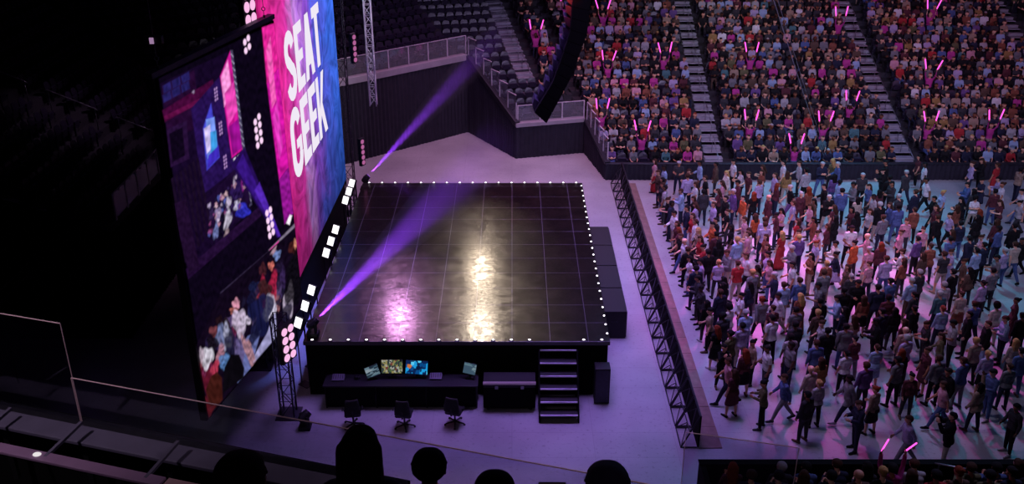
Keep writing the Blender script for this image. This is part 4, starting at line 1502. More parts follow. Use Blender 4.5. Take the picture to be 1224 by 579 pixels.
# pink wall at the right edge
area([(313, 33), (327.7, 27.8), (333, 81), (319, 100)], (224, 36, 150))
area([(319, 100), (333, 81), (345, 200), (333.5, 215)], (206, 22, 160))
area([(333.5, 215), (345, 200), (350.5, 255), (340, 268)], (142, 22, 140))
area([(318, 60), (323, 44), (330, 120), (325, 130)], (242, 96, 184))
area([(326, 140), (331, 120), (338, 176), (334, 190)], (228, 60, 190))
# stage edge
area([(342, 267), (346.2, 257), (349, 258), (346, 269)], (255, 246, 255))
area([(321, 299), (354.5, 265), (355, 269), (322, 303)], (128, 116, 138))
area([(322, 299), (333, 288), (333.4, 292), (322.5, 302.5)], (236, 60, 170))
area([(263, 350), (321, 300), (321.4, 302), (263.4, 352)], (50, 40, 66))
# front crowd, large
area([(235, 413), (263, 352), (355, 270), (361.5, 365), (249, 500)], (16, 7, 24))
area([(292, 447), (318, 400), (329, 372), (331, 402)], (150, 146, 190))
area([(270, 440), (296, 402), (312, 395), (300, 440), (284, 458)], (96, 104, 160))
area([(238, 436), (247, 420), (262, 452), (252, 497)], (84, 18, 38))
for i in range(40):
    u = arng.random()
    x = 240 + 100 * u; y = 408 - 92 * u + arng.random() * 42
    c = [(60, 44, 90), (120, 40, 80), (30, 24, 52), (150, 120, 170), (40, 30, 70), (90, 70, 120), (170, 110, 120)][i % 7]
    blob(x, y, arng.uniform(2, 4.5), arng.uniform(4, 10), c, 0.15)
for (x, y, rx, ry, c, r_) in (
        (331, 305, 4.2, 6, (128, 150, 215), 0.3), (332, 330, 6, 17, (34, 22, 52), 0.1), (327, 300, 2, 5, (190, 150, 170), 0.5),
        (324, 318, 3.5, 5, (226, 120, 110), 0), (326, 342, 5, 18, (176, 32, 70), 0.1), (338, 332, 3, 12, (60, 40, 90), 0),
        (314, 322, 4.5, 7, (70, 30, 40), 0), (313, 350, 6, 18, (150, 30, 60), 0), (305, 345, 7, 9, (26, 30, 70), 0), (303, 366, 9, 16, (22, 20, 54), 0),
        (345, 360, 6, 20, (214, 196, 224), 0.1), (343, 376, 5, 16, (30, 24, 50), 0.1),
        (351, 296, 6, 9, (74, 30, 30), 0), (354, 292, 3.2, 6, (226, 150, 120), 0), (352, 334, 10, 34, (12, 9, 18), 0.08), (347, 318, 3, 10, (14, 10, 20), 0.4),
        (316, 347, 8, 12, (56, 30, 34), 0), (322, 368, 7, 16, (214, 206, 232), 0.2), (312, 376, 13, 26, (24, 26, 72), 0.15), (303, 400, 5, 14, (24, 24, 60), 0.2),
        (282, 363, 4.5, 6, (236, 160, 186), 0), (279, 372, 4.5, 4, (196, 110, 100), 0), (286, 386, 8, 17, (216, 196, 226), -0.1), (294, 384, 6, 5, (216, 200, 228), -0.5), (287, 418, 6, 16, (110, 96, 150), 0), (297, 420, 5, 20, (180, 130, 140), -0.35),
        (270, 388, 5, 7, (40, 26, 30), 0), (271, 404, 6, 16, (170, 170, 200), 0), (262, 384, 4, 6, (36, 18, 26), 0), (263, 402, 5, 14, (120, 130, 180), 0), (275, 410, 6, 15, (30, 28, 60), 0),
        (255, 396, 5, 6, (120, 60, 70), 0), (254, 412, 7, 9, (24, 16, 30), 0), (264, 424, 5, 12, (176, 120, 140), 0.1), (248, 428, 6.5, 13, (226, 220, 236), 0.2), (241, 424, 3, 8, (200, 180, 200), 0), (257, 440, 4, 10, (196, 60, 90), 0.3), (268, 432, 6, 10, (90, 130, 190), 0.2)):
    blob(x, y, rx, ry, c, r_)
area([(266, 470), (268, 440), (276, 424), (286, 424), (292, 440), (291, 452)], (10, 7, 14))
area([(250, 485), (246, 466), (252, 450), (259, 445), (265, 452), (266, 478), (252, 494)], (58, 22, 18))
area([(247, 490), (245, 474), (252, 486), (258, 484), (250, 499)], (92, 24, 34))
V_ = np.stack([GX - OA.x + AN.x * 0.004, GY - OA.y + AN.y * 0.004, GZ], axis=-1).reshape(-1, 3)
ii = (np.arange(NV - 1)[:, None] * NU + np.arange(NU - 1)[None, :]).ravel()
F_ = np.stack([ii, ii + 1, ii + NU + 1, ii + NU], axis=1)
pme = np_mesh('picture', V_, F_, smooth=False)
at_ = pme.attributes.new('feed', 'FLOAT_COLOR', 'POINT')
at_.data.foreach_set('color', np.ascontiguousarray(np.concatenate([PIC.reshape(-1, 3), np.ones((NU * NV, 1))], axis=1), dtype=np.float32).ravel())
fmt = bpy.data.materials.new('side screen feed')
fmt.use_nodes = True
nt = fmt.node_tree; nt.nodes.clear()
out = nt.nodes.new('ShaderNodeOutputMaterial'); e = nt.nodes.new('ShaderNodeEmission'); an = nt.nodes.new('ShaderNodeAttribute'); an.attribute_name = 'feed'
nt.links.new(an.outputs['Color'], e.inputs['Color']); nt.links.new(e.outputs[0], out.inputs['Surface'])
pme.materials.append(fmt)
link_mesh('picture', pme, sc)


# ------------------------------------------------------------------ trusses, hoists, fixtures
def truss(name, label, base, top, w, m, bays, cat='truss', plate=True, group=None):
    base, top = Vector(base), Vector(top)
    t = thing(name, label, cat, base, 0, group)
    d = top - base
    L = d.length
    for sx in (-1, 1):
        for sy in (-1, 1):
            o = Vector((sx * w / 2, sy * w / 2, 0))
            MB().tube([o, o + d], 0.026, 8).build('chord', m, t, smooth=True)
    mb = MB()
    cs = [Vector((-w / 2, -w / 2, 0)), Vector((w / 2, -w / 2, 0)), Vector((w / 2, w / 2, 0)), Vector((-w / 2, w / 2, 0))]
    for k in range(bays):
        a, b_ = d * (k / bays), d * ((k + 1) / bays)
        for i in range(4):
            p, q = cs[i], cs[(i + 1) % 4]
            if k % 2:
                p, q = q, p
            mb.tube([p + a, q + b_], 0.013, 5)
            mb.tube([cs[i] + b_, cs[(i + 1) % 4] + b_], 0.011, 5)
    mb.build('bracing', m, t)
    if plate:
        MB().box((-w * 0.9, -w * 0.9, -0.02), (w * 0.9, w * 0.9, 0.02)).build('base_plate', m, t)
    return t


M_TRB = mat('black truss', srgb((60, 58, 70)), 0.5, metal=0.5, noise=0.1)
M_TRW = mat('silver truss', srgb((225, 220, 232)), 0.5, metal=0.0, noise=0.06)
truss('lighting_truss', 'black truss tower right of the main screen at the back stage corner', (-7.35, 41.2, 0.02), (-7.35, 41.2, 15.5), 0.42, M_TRB, 26)
p0 = at_y(446.5, 126, 43.0); p1 = Vector((p0.x - 0.05, p0.y, 16.5))
truss('hanging_truss', 'pale silver truss hanging upright in front of the corner stand', p0, p1, 0.3, M_TRW, 26, plate=False)
q = B0 - BN * 1.0 - BD * 0.35
truss('lighting_truss', 'dark truss tower behind the side screen at the main screen\'s left edge', (q.x, q.y, 0.02), (q.x, q.y, 16.2), 0.42, M_TRB, 26)
TW = Vector((-6.95, 25.35, 0.02))
truss('lighting_truss', 'short black truss stand under the side screen\'s lower right corner', TW, TW + Vector((0, 0, 3.5)), 0.4, M_TRB, 6)

E_BL = emit('blinder lamp', srgb((255, 190, 235)), 1.0)
E_BLD = emit('blinder lamp dim', srgb((215, 120, 185)), 0.6)


def blinder(loc, yaw, label, rows=4, cols=2, pitch=0.0, sp=0.24, lm=None):
    t = thing('blinder_light', label, 'stage light', loc, yaw, 'blinder lights on the truss towers')
    w, h = cols * sp, rows * sp
    sub_bevel(MB().box((-w / 2 - 0.03, 0, -h / 2 - 0.03), (w / 2 + 0.03, 0.14, h / 2 + 0.03)).build('housing', M_BLACK, t), 0.01)
    for j in range(rows):
        for i in range(cols):
            c = Vector((-w / 2 + (i + 0.5) * sp, 0, -h / 2 + (j + 0.5) * sp))
            MB().tube([c + Vector((0, 0.005, 0)), c + Vector((0, -0.02, 0)), c + Vector((0, -0.035, 0))], [sp * 0.42, sp * 0.42, sp * 0.3], 14).build('lamp', lm or E_BL, t, smooth=False)
    MB().tube([(-w / 2 - 0.06, 0.08, -0.1), (-w / 2 - 0.06, 0.2, 0), (w / 2 + 0.06, 0.2, 0), (w / 2 + 0.06, 0.08, -0.1)], 0.015, 6).build('yoke', M_BLACK, t)
    return t


c = at_y(348, 403, 25.1)
blinder((c.x, c.y - 0.35, c.z), 1.12, 'glowing pink blinder light on the short truss under the side screen', 4, 2, sp=0.29)
c = at_y(420.5, 58, 40.62)
blinder((c.x + 0.12, c.y, c.z), 1.05, 'upper pink blinder light on the truss beside the main screen', 5, 1, sp=0.24, lm=E_BLD)
c = at_y(430.5, 182, 40.62)
blinder((c.x + 0.12, c.y, c.z), 1.05, 'lower pink blinder light on the truss beside the main screen', 5, 1, sp=0.24, lm=E_BLD)
for (px, py, lab) in ((299, 15, 'white blinder light above the side screen\'s top edge'),):
    c = at_plane(px, py, B0 + BN * 0.1, BN)
    blinder((c.x, c.y, c.z), math.atan2(AN.y, AN.x) + PI / 2, lab, 4, 2, sp=0.36)

# hoists on the side screen's top
M_CHAIN = mat('hoist chain', srgb((120, 118, 128)), 0.4, metal=0.7)
for (px, lab) in ((190, 'chain hoist with a small white lamp above the side screen\'s left end'), (317, 'black chain hoist above the side screen\'s right end')):
    pt = at_plane(px, 95 - (px - 180) * 0.455, A0, AN)
    t = thing('chain_hoist', lab, 'hoist', (pt.x, pt.y, ATOP + 0.19)); t.scale = (0.62,) * 3
    MB().tube([(0, 0, 0.0), (0, 0, 0.12)], 0.05, 10).build('clamp', M_BLACK, t)
    hk = [(0.0, 0, 0.62)] + [(0.09 * math.sin(a), 0, 0.4 - 0.09 * math.cos(a) + 0.09) for a in [math.radians(x) for x in range(180, -120, -30)]]
    MB().tube([(0, 0, 0.12), (0, 0, 0.32)], 0.02, 6).build('shackle', M_CHAIN, t)
    MB().tube([(0.08 * math.cos(a), 0, 0.4 + 0.08 * math.sin(a)) for a in [2 * PI * i / 14 for i in range(15)]], 0.022, 6).build('hook', M_CHAIN, t)
    MB().tube([(0, 0, 0.48), (0, 0, 0.96)], 0.018, 6).build('chain_end', M_CHAIN, t)
    sub_bevel(MB().box((-0.34, -0.16, 0.95), (0.34, 0.16, 1.25)).build('motor', M_BLACK, t), 0.03)
    MB().tube([(0, 0, 1.25), (0, 0, 5.2)], 0.02, 6).build('chain', M_CHAIN, t)
    if px == 190:
        MB().box((-0.07, -0.24, 1.0), (0.07, -0.17, 1.22)).build('lamp', emit('hoist lamp', srgb((190, 150, 195)), 0.6), t)

# white panels along the left stage edge
E_PAN = emit('panel light white', (1.0, 0.97, 1.0), 1.6)
WHERE = ['farthest', 'middle', 'nearest']
for g, trio in enumerate((((420.5, 219), (417, 229), (413, 239.5)), ((401, 274.5), (395, 288.5), (389, 302.5)), ((372, 347), (365, 366), (357.5, 386)))):
    for j, (px, py) in enumerate(trio):
        c = at_z(px, py, 2.35)
        if abs(c.x - SX0) < 0.3:
            c.x = SX0 - 0.23
        t = thing('panel_light', '%s white panel light of the %s trio along the stage edge' % (['top', 'middle', 'bottom'][j], WHERE[g]), 'stage light', (c.x, c.y, 2.35), -0.62, 'white panel lights along the stage edge')
        T_ = Matrix.Rotation(-0.45, 4, 'X')
        sub_bevel(MB().box((-0.17, 0, -0.18), (0.17, 0.1, 0.18), 0, T_).build('housing', M_BLACK, t), 0.01)
        MB().box((-0.15, -0.012, -0.16), (0.15, 0.0, 0.16), 0, T_).build('lens', E_PAN, t, label='glowing white lens')
        zf = -0.35 if c.x > SX0 else -2.35
        for s in (-1, 1):
            MB().beam((s * 0.19, 0.05, 0.0), (s * 0.19, 0.05, zf + 0.02), 0.02, 0.04).build('bracket', M_DSTEEL, t)
        MB().box((-0.21, -0.1, zf), (0.21, 0.2, zf + 0.02)).build('foot', M_DSTEEL, t)


def moving_head(loc, label, aim):
    t = thing('moving_head', label, 'stage light', loc, 0, 'moving head lights')
    sub_bevel(MB().box((-0.18, -0.18, 0), (0.18, 0.18, 0.14)).build('base', M_BLACK, t), 0.02)
    d = (Vector(aim) - Vector(loc) - Vector((0, 0, 0.42))).normalized()
    s = d.cross(Vector((0, 0, 1))).normalized()
    for k in (-1, 1):
        MB().beam(s * k * 0.17 + Vector((0, 0, 0.12)), s * k * 0.17 + Vector((0, 0, 0.48)), 0.04, 0.1, 0, d).build('yoke_arm', M_BLACK, t)
    c = Vector((0, 0, 0.42))
    MB().tube([c - d * 0.2, c - d * 0.12, c + d * 0.1, c + d * 0.2], [0.07, 0.13, 0.14, 0.12], 14).build('head', M_BLACK, t, smooth=False)
    MB().tube([c + d * 0.2, c + d * 0.205], 0.1, 14).build('lens', emit('moving head lens', srgb((170, 90, 255)), 2.0), t)
    return Vector(loc) + c + d * 0.21, d


BEAMS = []
aim1 = at_y(578, 60, 44.3); aim2 = at_y(560, 205, 31.5)
loc1 = Vector((-6.3, 40.45, 0.0)); 
q1 = at_z(437, 214, 1.6)
t = thing('light_stand', 'small black plinth carrying a moving head behind the stage', 'stand', (q1.x, q1.y, 0))
MB().box((-0.22, -0.22, 0), (0.22, 0.22, 1.15)).build('box', M_MATTE, t)
MB().box((-0.26, -0.26, 1.15), (0.26, 0.26, 1.18)).build('top_plate', M_BLACK, t)
BEAMS.append(moving_head((q1.x, q1.y, 1.18), 'moving head light behind the stage throwing a violet beam up', aim1))
q2 = at_z(369, 401, 2.0)
BEAMS.append(moving_head((max(q2.x, SX0 + 0.25), max(q2.y, SY0 + 0.3), 2.0), 'moving head light on the near left stage corner with violet beam', aim2))
q3 = at_z(365, 512, 0.0)
moving_head((q3.x, q3.y, 0.0), 'unlit moving head light on the floor beside the short truss', (q3.x + 1, q3.y + 1, 1.2))

# ------------------------------------------------------------------ line array
Rpx = [(709, -60), (706, 0), (702.5, 38), (693, 65), (681.6, 95), (653, 148)]
Lpx = [(688, -60), (685, 0), (681.6, 38), (672, 68), (660.7, 99), (638.7, 135)]
ZC = 31.0
la = thing('line_array', 'long curved black line array of hanging speakers', 'speaker', at_depth(690, 0, ZC))
LO = Vector(la.location)


def along(path, t):
    P = [Vector(p) for p in path]
    ls = [(P[i + 1] - P[i]).length for i in range(len(P) - 1)]
    s = t * sum(ls)
    for i, l in enumerate(ls):
        if s <= l or i == len(ls) - 1:
            return P[i] + (P[i + 1] - P[i]) * (s / l)
        s -= l


NC = 15
M_TEETH = mat('array rigging violet grey', srgb((46, 38, 62)), 0.6, noise=0.1)
pl_o = at_depth(690, 60, ZC); pl_n = Vector((0, 1, 0))
for i in range(NC):
    t0, t1 = (i + 0.02) / NC, (i + 0.97) / NC
    quad = [along(Rpx, t0), along(Lpx, t0), along(Lpx, t1), along(Rpx, t1)]
    pts = [at_plane(p.x, p.y, pl_o, pl_n) - LO for p in quad]
    cab = MB().prism(pts, (0, 1.15, 0)).build('speaker_cabinet', M_MATTE, la)
    mid0, mid1 = along(Lpx, t0 + 0.006), along(Lpx, t1 - 0.018)
    d = (Vector(quad[0]) - Vector(quad[1])).normalized()
    tp = [Vector(quad[1]), Vector(quad[1]) - d * 9, Vector(along(Lpx, t0 + 0.038)) - d * 7, Vector(along(Lpx, t1))]
    pts = [at_plane(p.x, p.y, pl_o + Vector((0, 0.25, 0)), pl_n) - LO for p in tp]
    MB().prism(pts, (0, 0.7, 0)).build('rear_bracket', M_TEETH, cab)
MB().tube([at_plane(699, -58, pl_o + Vector((0, 0.55, 0)), pl_n) - LO, at_plane(699, -58, pl_o + Vector((0, 0.55, 0)), pl_n) - LO + Vector((0, 0, 3))], 0.03).build('hanging_chain', M_CHAIN, la)

# thin cable crossing the stand
cb = MB()
a, b_ = at_depth(921, -12, 36.0), at_y(984.5, 186, 45.55)
cb.tube([a, a * 0.5 + b_ * 0.5 + Vector((0, 0, -0.03)), b_], 0.016, 6)
a2, b2 = at_depth(926, -12, 36.0), at_y(987.5, 186, 45.55)
cb.tube([a2, a2 * 0.5 + b2 * 0.5 + Vector((0, 0, -0.03)), b2], 0.01, 6)
tag(cb.build('cable', M_STEEL), 'thin twin cable running diagonally across the packed stand', 'cable')
# ------------------------------------------------------------------ the people on the floor
# window origin on the photograph, then one entry per person: head position in the window, build, facing, pose, top, bottom, hair
# facing L towards the stage, R away from it, A back to us, T towards us;  pose s r h c w p v
# top: t tee, l shirt, j jacket, k dress, g gown;  bottom: colour of trousers (sk: skirt, sh: shorts);  hair: colour initial + optional style
CROWD = {
(755, 180): """
150,72 m? f L s t:pink g:red n l
105,165 m L s j:brown navy n
55,215 f L s j:charcoal blue n l
135,215 m L s t:light_grey charcoal b
187,190 f L s l:black black b l
200,125 m L s t:light_blue navy b
300,82 m T h t:charcoal navy g c
370,135 m L s j:black black n
355,165 m A s l:lilac navy n
437,82 m L s l:light_blue navy b
473,172 m L w t:black blue n
533,92 m L s j:brown charcoal b
610,145 f L s l:cream beige y l
648,75 m L s t:white black b
690,140 f L h t:white black b l
740,150 m L s t:maroon charcoal n
805,205 m A s l:lilac navy n
830,120 f L s t:rust charcoal n l
600,215 f L h t:pink charcoal n l
655,200 m L h l:maroon navy b
660,268 m L s j:purple navy g
687,290 m L s l:orange beige b
765,285 f A s t:black black r l
297,263 m L h j:light_blue navy n
410,218 f L s t:white charcoal n l
375,290 f L s t:black charcoal n l
437,270 m A s j:charcoal navy b
410,350 f L s t:lilac black n l
545,345 m L s l:lilac black n
590,383 f L s t:black charcoal n u
158,320 f L h k:black black n u
180,414 m L s l:white beige b
212,470 f L s t:maroon charcoal n l
256,335 m R s j:navy navy b
345,362 m L s j:navy blue b
203,400 m A s j:charcoal black b
475,405 f L s t:pink black y l
382,420 f L s t:red pink n l
432,428 f L s t:rust navy n u
580,312 m L s j:black black b
480,467 m L s l:orange black b
313,463 m L s l:white black n
740,435 m L s t:pink beige n
785,432 f A s t:orange charcoal n l
818,452 m A s l:lilac navy n
563,265 f L h t:maroon black n l
540,470 m L s j:black black b
""",
(910, 180): """
15,65 m L s j:charcoal black b
10,130 f L s t:rust beige n l
145,82 m L s t:white black b
247,85 m L s l:light_grey charcoal n
165,150 f A s l:mustard beige n l
287,130 m A s l:light_grey black b
90,160 m L s l:lilac navy n
105,225 f R s l:maroon navy r l
398,90 m T c l:navy blue g c
477,90 m L s l:blue blue g
453,72 f A s t:olive charcoal y l
470,175 f A s l:purple blue b l
508,205 m R s t:light_blue blue b
520,260 m A s j:blue black b
405,230 m L s j:black black b
430,298 m T c j:black beige g
590,210 m L s l:grey black b
640,160 m T s t:charcoal black g c
665,233 f L s t:blue charcoal n l
690,295 m L s t:light_grey beige b
625,308 f A s j:beige black b l
775,130 f L h j:black black b u
792,85 m L s j:black charcoal b
738,265 f A s l:maroon black b l
200,230 m L w t:black purple g
262,282 f T s l:maroon maroon g u
292,250 f A s t:rust black r l
220,335 m L s t:lilac navy n
327,320 f L s t:brown black b l
50,298 m L s j:maroon maroon p
487,365 f A s t:maroon black n l
575,383 f L s t:maroon navy b l
602,400 f A s j:black black b l
757,355 m A s j:black beige g
722,372 f L s t:light_grey navy n l
770,425 m A s l:grey navy n
817,350 m A s l:blue blue b
132,383 f L s t:pink black b l
103,410 f L s t:maroon navy b u
250,448 f L s t:red black n l
320,438 f L s j:rust charcoal b l
470,430 f A s l:black black b l
412,475 f L s t:pink black n u
15,455 m A s t:lilac navy n
825,205 m L s j:charcoal black b
300,352 f L s t:pink navy n l
""",
(1064, 180): """
227,95 m L s t:white black b
185,48 f L s t:maroon black b l
110,140 m A w j:charcoal navy g
240,186 m L w t:white black b
165,265 m A s j:navy navy n
290,302 m L w j:black black b
335,270 f L s t:light_blue charcoal y u
58,295 m A w j:charcoal black g
15,345 f L w l:blue grey n l
147,380 f A s j:rust black n u
367,400 f L w t:lilac black b u
425,362 f A s l:rust charcoal n l
312,370 f L s t:maroon black n l
310,422 m A w j:black black n
105,450 f T s l:pink charcoal n u
495,122 m L s t:tan charcoal p
500,160 m L s j:beige charcoal g
527,190 m L s t:light_grey black b
503,225 m L s j:blue navy b
525,260 f A s j:charcoal black b l
533,305 f T c t:white beige b a
460,312 f L s j:black rust b l
575,75 f L h j:black black n l
540,85 f L s l:lilac navy n u
668,95 f A s k:red red n u
657,185 m L s l:lilac navy b
620,193 f L s k:navy navy b u
665,262 m A s l:maroon blue b
710,220 f L s t:white pink n u
825,125 m R v l:tan navy b
700,330 f L h t:maroon black n l
567,393 f A s l:black black r l
602,440 f A s j:black charcoal b l
660,455 f A s j:maroon black n l
715,480 m A s l:blue navy b
742,483 m A s j:black black b
840,258 f L w t:white blue b u
826,330 f L w t:light_grey charcoal b u
447,465 m A s l:navy blue b
5,185 m A s j:black black b
""",
(755, 250): """
213,184 m L w t:black blue n
337,137 f L s t:maroon black r l
425,118 f L s t:tan charcoal y l
428,182 f L s t:red black n l
427,238 f L h t:red black b u
315,196 m L s t:white black p
308,290 f L s t:white blue b l
337,270 m A s j:black black n
340,413 m L h j:charcoal charcoal b
320,365 m A s j:navy navy b
415,340 m L h l:lilac charcoal b
510,170 m A s j:maroon black b
540,215 f A s j:black black b l
602,117 f L s t:black pink b l
655,188 m A s l:light_blue light_grey y
690,132 f L s t:cream beige n l
737,167 m L s t:pink black n
832,180 f L s t:rust charcoal n l
497,285 m A s j:black charcoal b
542,335 f A s t:lilac charcoal y u
594,383 m A s t:light_grey charcoal g c
550,410 m A s t:maroon black b
635,292 m L s l:grey beige n
672,335 m A s t:red beige n
715,300 m L w t:white black n
797,343 f L s t:olive black b l
770,398 m A s j:grey grey y
750,482 f A s j:navy charcoal b l
835,342 f L s t:pink blue n l
582,460 f A s k:black black b l
""",
(910, 250): """
42,240 f L s j:maroon black n l
130,165 f A s g:red red y l
42,312 f L s t:lilac blue b u
205,250 m L s j:grey navy g
205,353 m L s t:white charcoal b
270,187 m A s l:purple navy y
243,155 f L s t:orange navy n u
315,298 f L c t:rust tan b l
345,215 f L s t:lilac black r u
367,150 f L s t:pink navy n u
415,118 f L s l:maroon charcoal n l
455,225 m L h l:cream purple b
475,272 f L w l:navy sk:lilac b u
415,348 f A s l:rust tan y u
97,422 m L s j:navy navy g
157,475 m A s l:light_blue beige n
242,462 m A s l:blue navy n
397,405 m A s j:grey charcoal n
360,480 m L s t:grey black b
570,122 m T s t:white black b
602,220 f A s j:orange charcoal b u
672,177 m L s l:pink beige p
700,250 f A s t:pink beige g u
547,370 f L s t:brown charcoal n l
568,428 f A s j:charcoal navy g u
737,240 f A s j:maroon black r l
715,347 f A s t:pink navy n u
780,320 m A s l:lilac blue n
830,205 m L s t:white blue g
827,272 f L s t:orange red n u
635,475 m A s j:black black b
822,460 m A s j:blue black b
""",
(1064, 250): """
210,135 f T s t:pink charcoal n u
178,193 m A s l:purple black b
72,152 f L s l:pink black n u
42,207 f A s j:black charcoal n u
26,282 f A s l:orange black n u
76,330 f A s l:rust charcoal n l
150,285 f A h l:white black n u
260,242 f A s j:rust navy n u
190,298 f A s j:brown black n l
330,282 m A s t:charcoal sh:beige n
397,152 f A s l:pink charcoal n l
405,192 m A w l:blue navy b
385,282 f L s t:lilac light_blue n u
505,187 m A w j:navy navy b
555,262 m A s l:light_blue black b
592,235 m A s j:navy black b
577,187 f L s t:pink charcoal n u
735,260 f A s l:lilac blue g u
796,222 m A w t:beige blue n
685,310 m L h t:grey black b
478,347 f L s l:brown brown n u
515,380 f A s j:brown charcoal b l
402,400 m A s j:black black b
345,480 m A s l:light_grey navy g
140,457 m A s l:light_blue brown g c
190,402 m A s j:charcoal black g
626,387 m A s t:grey charcoal b
590,472 f A s l:lilac charcoal b u
33,385 f A s j:maroon charcoal n u
17,462 m A s j:navy navy b
836,205 m L w j:black black b
""",
(755, 320): """
395,195 f L s j:charcoal black b u
430,215 f A s l:black charcoal b l
425,270 f L s t:tan black b u
435,360 f A s k:black black r l
540,167 m A s j:navy navy n
578,122 f A s k:charcoal charcoal b l
660,190 f L s t:white navy b u
597,265 f A s l:cream beige b a
535,310 m A s j:charcoal navy b
720,287 m A s t:light_blue blue g
770,192 m A w j:grey black r
680,362 m A s l:lilac beige b
618,440 m A s t:olive charcoal b
""",
(910, 320): """
80,182 m L w l:white beige b
68,245 f A s t:maroon black n u
75,325 m A s t:white black b
260,195 f A s g:rust rust y l
215,270 m A s t:grey black b
217,362 m A s j:charcoal navy b
190,465 m A s t:light_grey navy b
355,300 m A s l:brown charcoal y
380,207 m A s j:black black b
470,207 m L h l:light_blue navy b
530,147 m A s j:black charcoal b
537,278 f A s l:navy black b l
577,320 f A s l:tan charcoal n l
353,482 m A s l:blue navy n
447,395 m A s j:black black b
503,388 m A s j:grey blue b
606,450 f A s l:maroon grey b u
630,107 m T h j:black black b
670,190 f A s l:rust sk:black n l
707,140 m A s j:navy black b
732,340 m L h j:black black b
803,196 m A s l:maroon navy b
825,92 m A s j:blue navy b
830,302 m A s j:navy navy b
413,355 f L s t:light_grey black n u
""",
(1064, 320): """
155,177 f A s j:charcoal black b u
322,172 m A s l:teal navy g
335,265 f A s l:light_blue navy r u
455,177 f A s t:beige sk:rust n u
560,233 m A w l:blue navy n
660,247 f A s l:cream beige b a
800,213 f L s l:maroon maroon b u
747,325 m L h l:light_blue navy n
622,360 m L s j:black light_blue n
505,300 m L s j:black black b
402,357 m L h t:light_grey black b
260,370 f L h t:charcoal charcoal n u
325,420 f L s l:olive black n l
155,262 f A w l:black black b u
102,397 m A s j:tan grey p
140,467 m A s t:lilac charcoal g
36,332 f A s l:maroon black n l
30,262 f A s j:black charcoal b l
833,312 m A s j:black black b
""",
(800, 400): """
262,85 f T p l:black black b u
412,105 f A s l:maroon sk:black r l
320,165 m L w t:pink navy n
352,232 f A s k:maroon maroon n l
510,50 f L s l:tan black b u
628,92 m L s t:white charcoal b
770,45 m L s t:grey navy b
607,315 f L h l:olive black b u
740,268 m L w l:blue grey n
""",
(940, 400): """
222,175 f A s l:mustard rust n l
167,228 m A s l:beige charcoal p
203,303 f A s l:light_grey black y u
138,385 m A s j:charcoal charcoal b
382,125 f A s t:white black b u
507,200 m A s l:purple charcoal n
415,275 m L w j:grey navy b
587,85 f A s k:light_blue light_blue n u
682,98 f A s l:black charcoal r l
713,168 m A s t:grey black b
790,266 f T s l:maroon charcoal b u
472,440 m L h j:navy navy n
570,355 f A s l:tan sk:black r u
""",
(1064, 400): """
217,100 f L s k:maroon maroon n u
318,150 m A s l:grey black n
370,235 m L s j:black navy b
354,308 m L w t:pink blue n
457,170 m A s l:blue grey n
563,58 m A s l:tan charcoal y
605,115 f A s l:lilac sk:black y u
573,332 f A v j:tan navy b l
662,240 m L h l:blue blue b
757,208 f A s l:grey navy n u
797,57 f A s l:beige charcoal y l
833,108 m A s l:blue blue b
""",
(1064, 469): """
137,167 m L w l:lilac grey n
396,155 m L p j:black beige b
806,97 m L s l:charcoal black b
""",
}
HAIRC = {'n': 'brown', 'b': 'black', 'g': 'grey', 'y': 'blonde', 'r': 'red', 'p': None}
POSEC = {'s': None, 'h': 'holding', 'c': 'crossed', 'w': 'walking', 'p': 'photo', 'v': 'waving'}
PEOPLE = []
prng = random.Random(5)
for (ox, oy), txt in CROWD.items():
    for line in txt.strip().splitlines():
        q = [w for w in line.split() if w != 'm?']
        hx, hy = (float(v) for v in q[0].split(','))
        sex, face, pose, top, bot, hc = q[1:7]
        style = q[7] if len(q) > 7 else ''
        tk, tcol = top.split(':'); tcol = tcol.replace('_', ' ')
        if ':' in bot:
            bk, bcol = bot.split(':')
        else:
            bk, bcol = 'tr', bot
        bcol = bcol.replace('_', ' ')
        h = prng.uniform(1.7, 1.84) if sex == 'm' else prng.uniform(1.6, 1.72)
        px, py = ox + hx / 5.2625, oy + hy / 5.2625
        p = at_z(px, py - 1.5, h - 0.06)
        PEOPLE.append(dict(x=p.x, y=p.y, sex=sex, face=face, pose=pose, tk=tk, tcol=tcol, bk=bk, bcol=bcol, hc=hc, style=style, h=h, px=px, py=py))
# leave out those the crowd hides almost wholly
def cover(a):
    px, py, _ = project((a['x'], a['y'], 1.0))
    s = 0.0
    for q in PEOPLE:
        if q is not a and q['y'] < a['y']:
            qx, qy, zc = project((q['x'], q['y'], 1.0))
            w_, h_ = 0.5 * FPX / zc, 1.5 * FPX / zc
            s += max(0, 1 - abs(px - qx) / w_) * max(0, 1 - abs(py - qy) / h_)
    return s


hid = sorted(PEOPLE, key=cover, reverse=True)[:18]
PEOPLE = [a for a in PEOPLE if not any(a is q for q in hid)]
# keep shoulders apart
for _ in range(60):
    for a in PEOPLE:
        a['y'] = min(a['y'], 44.95); a['x'] = max(a['x'], 6.78)
    for i, a in enumerate(PEOPLE):
        for b_ in PEOPLE[i + 1:]:
            dx, dy = b_['x'] - a['x'], b_['y'] - a['y']
            d = math.hypot(dx, dy)
            need = 0.74 if abs(dy) < abs(dx) * 1.5 else 0.66
            if d < need:
                k = (need - d) / 2 / max(d, 1e-3)
                a['x'] -= dx * k * 0.8; b_['x'] += dx * k * 0.8; a['y'] -= dy * k; b_['y'] += dy * k
for a in PEOPLE:
    a['y'] = min(a['y'], 45.0)
    a['x'] = max(a['x'], 6.78)

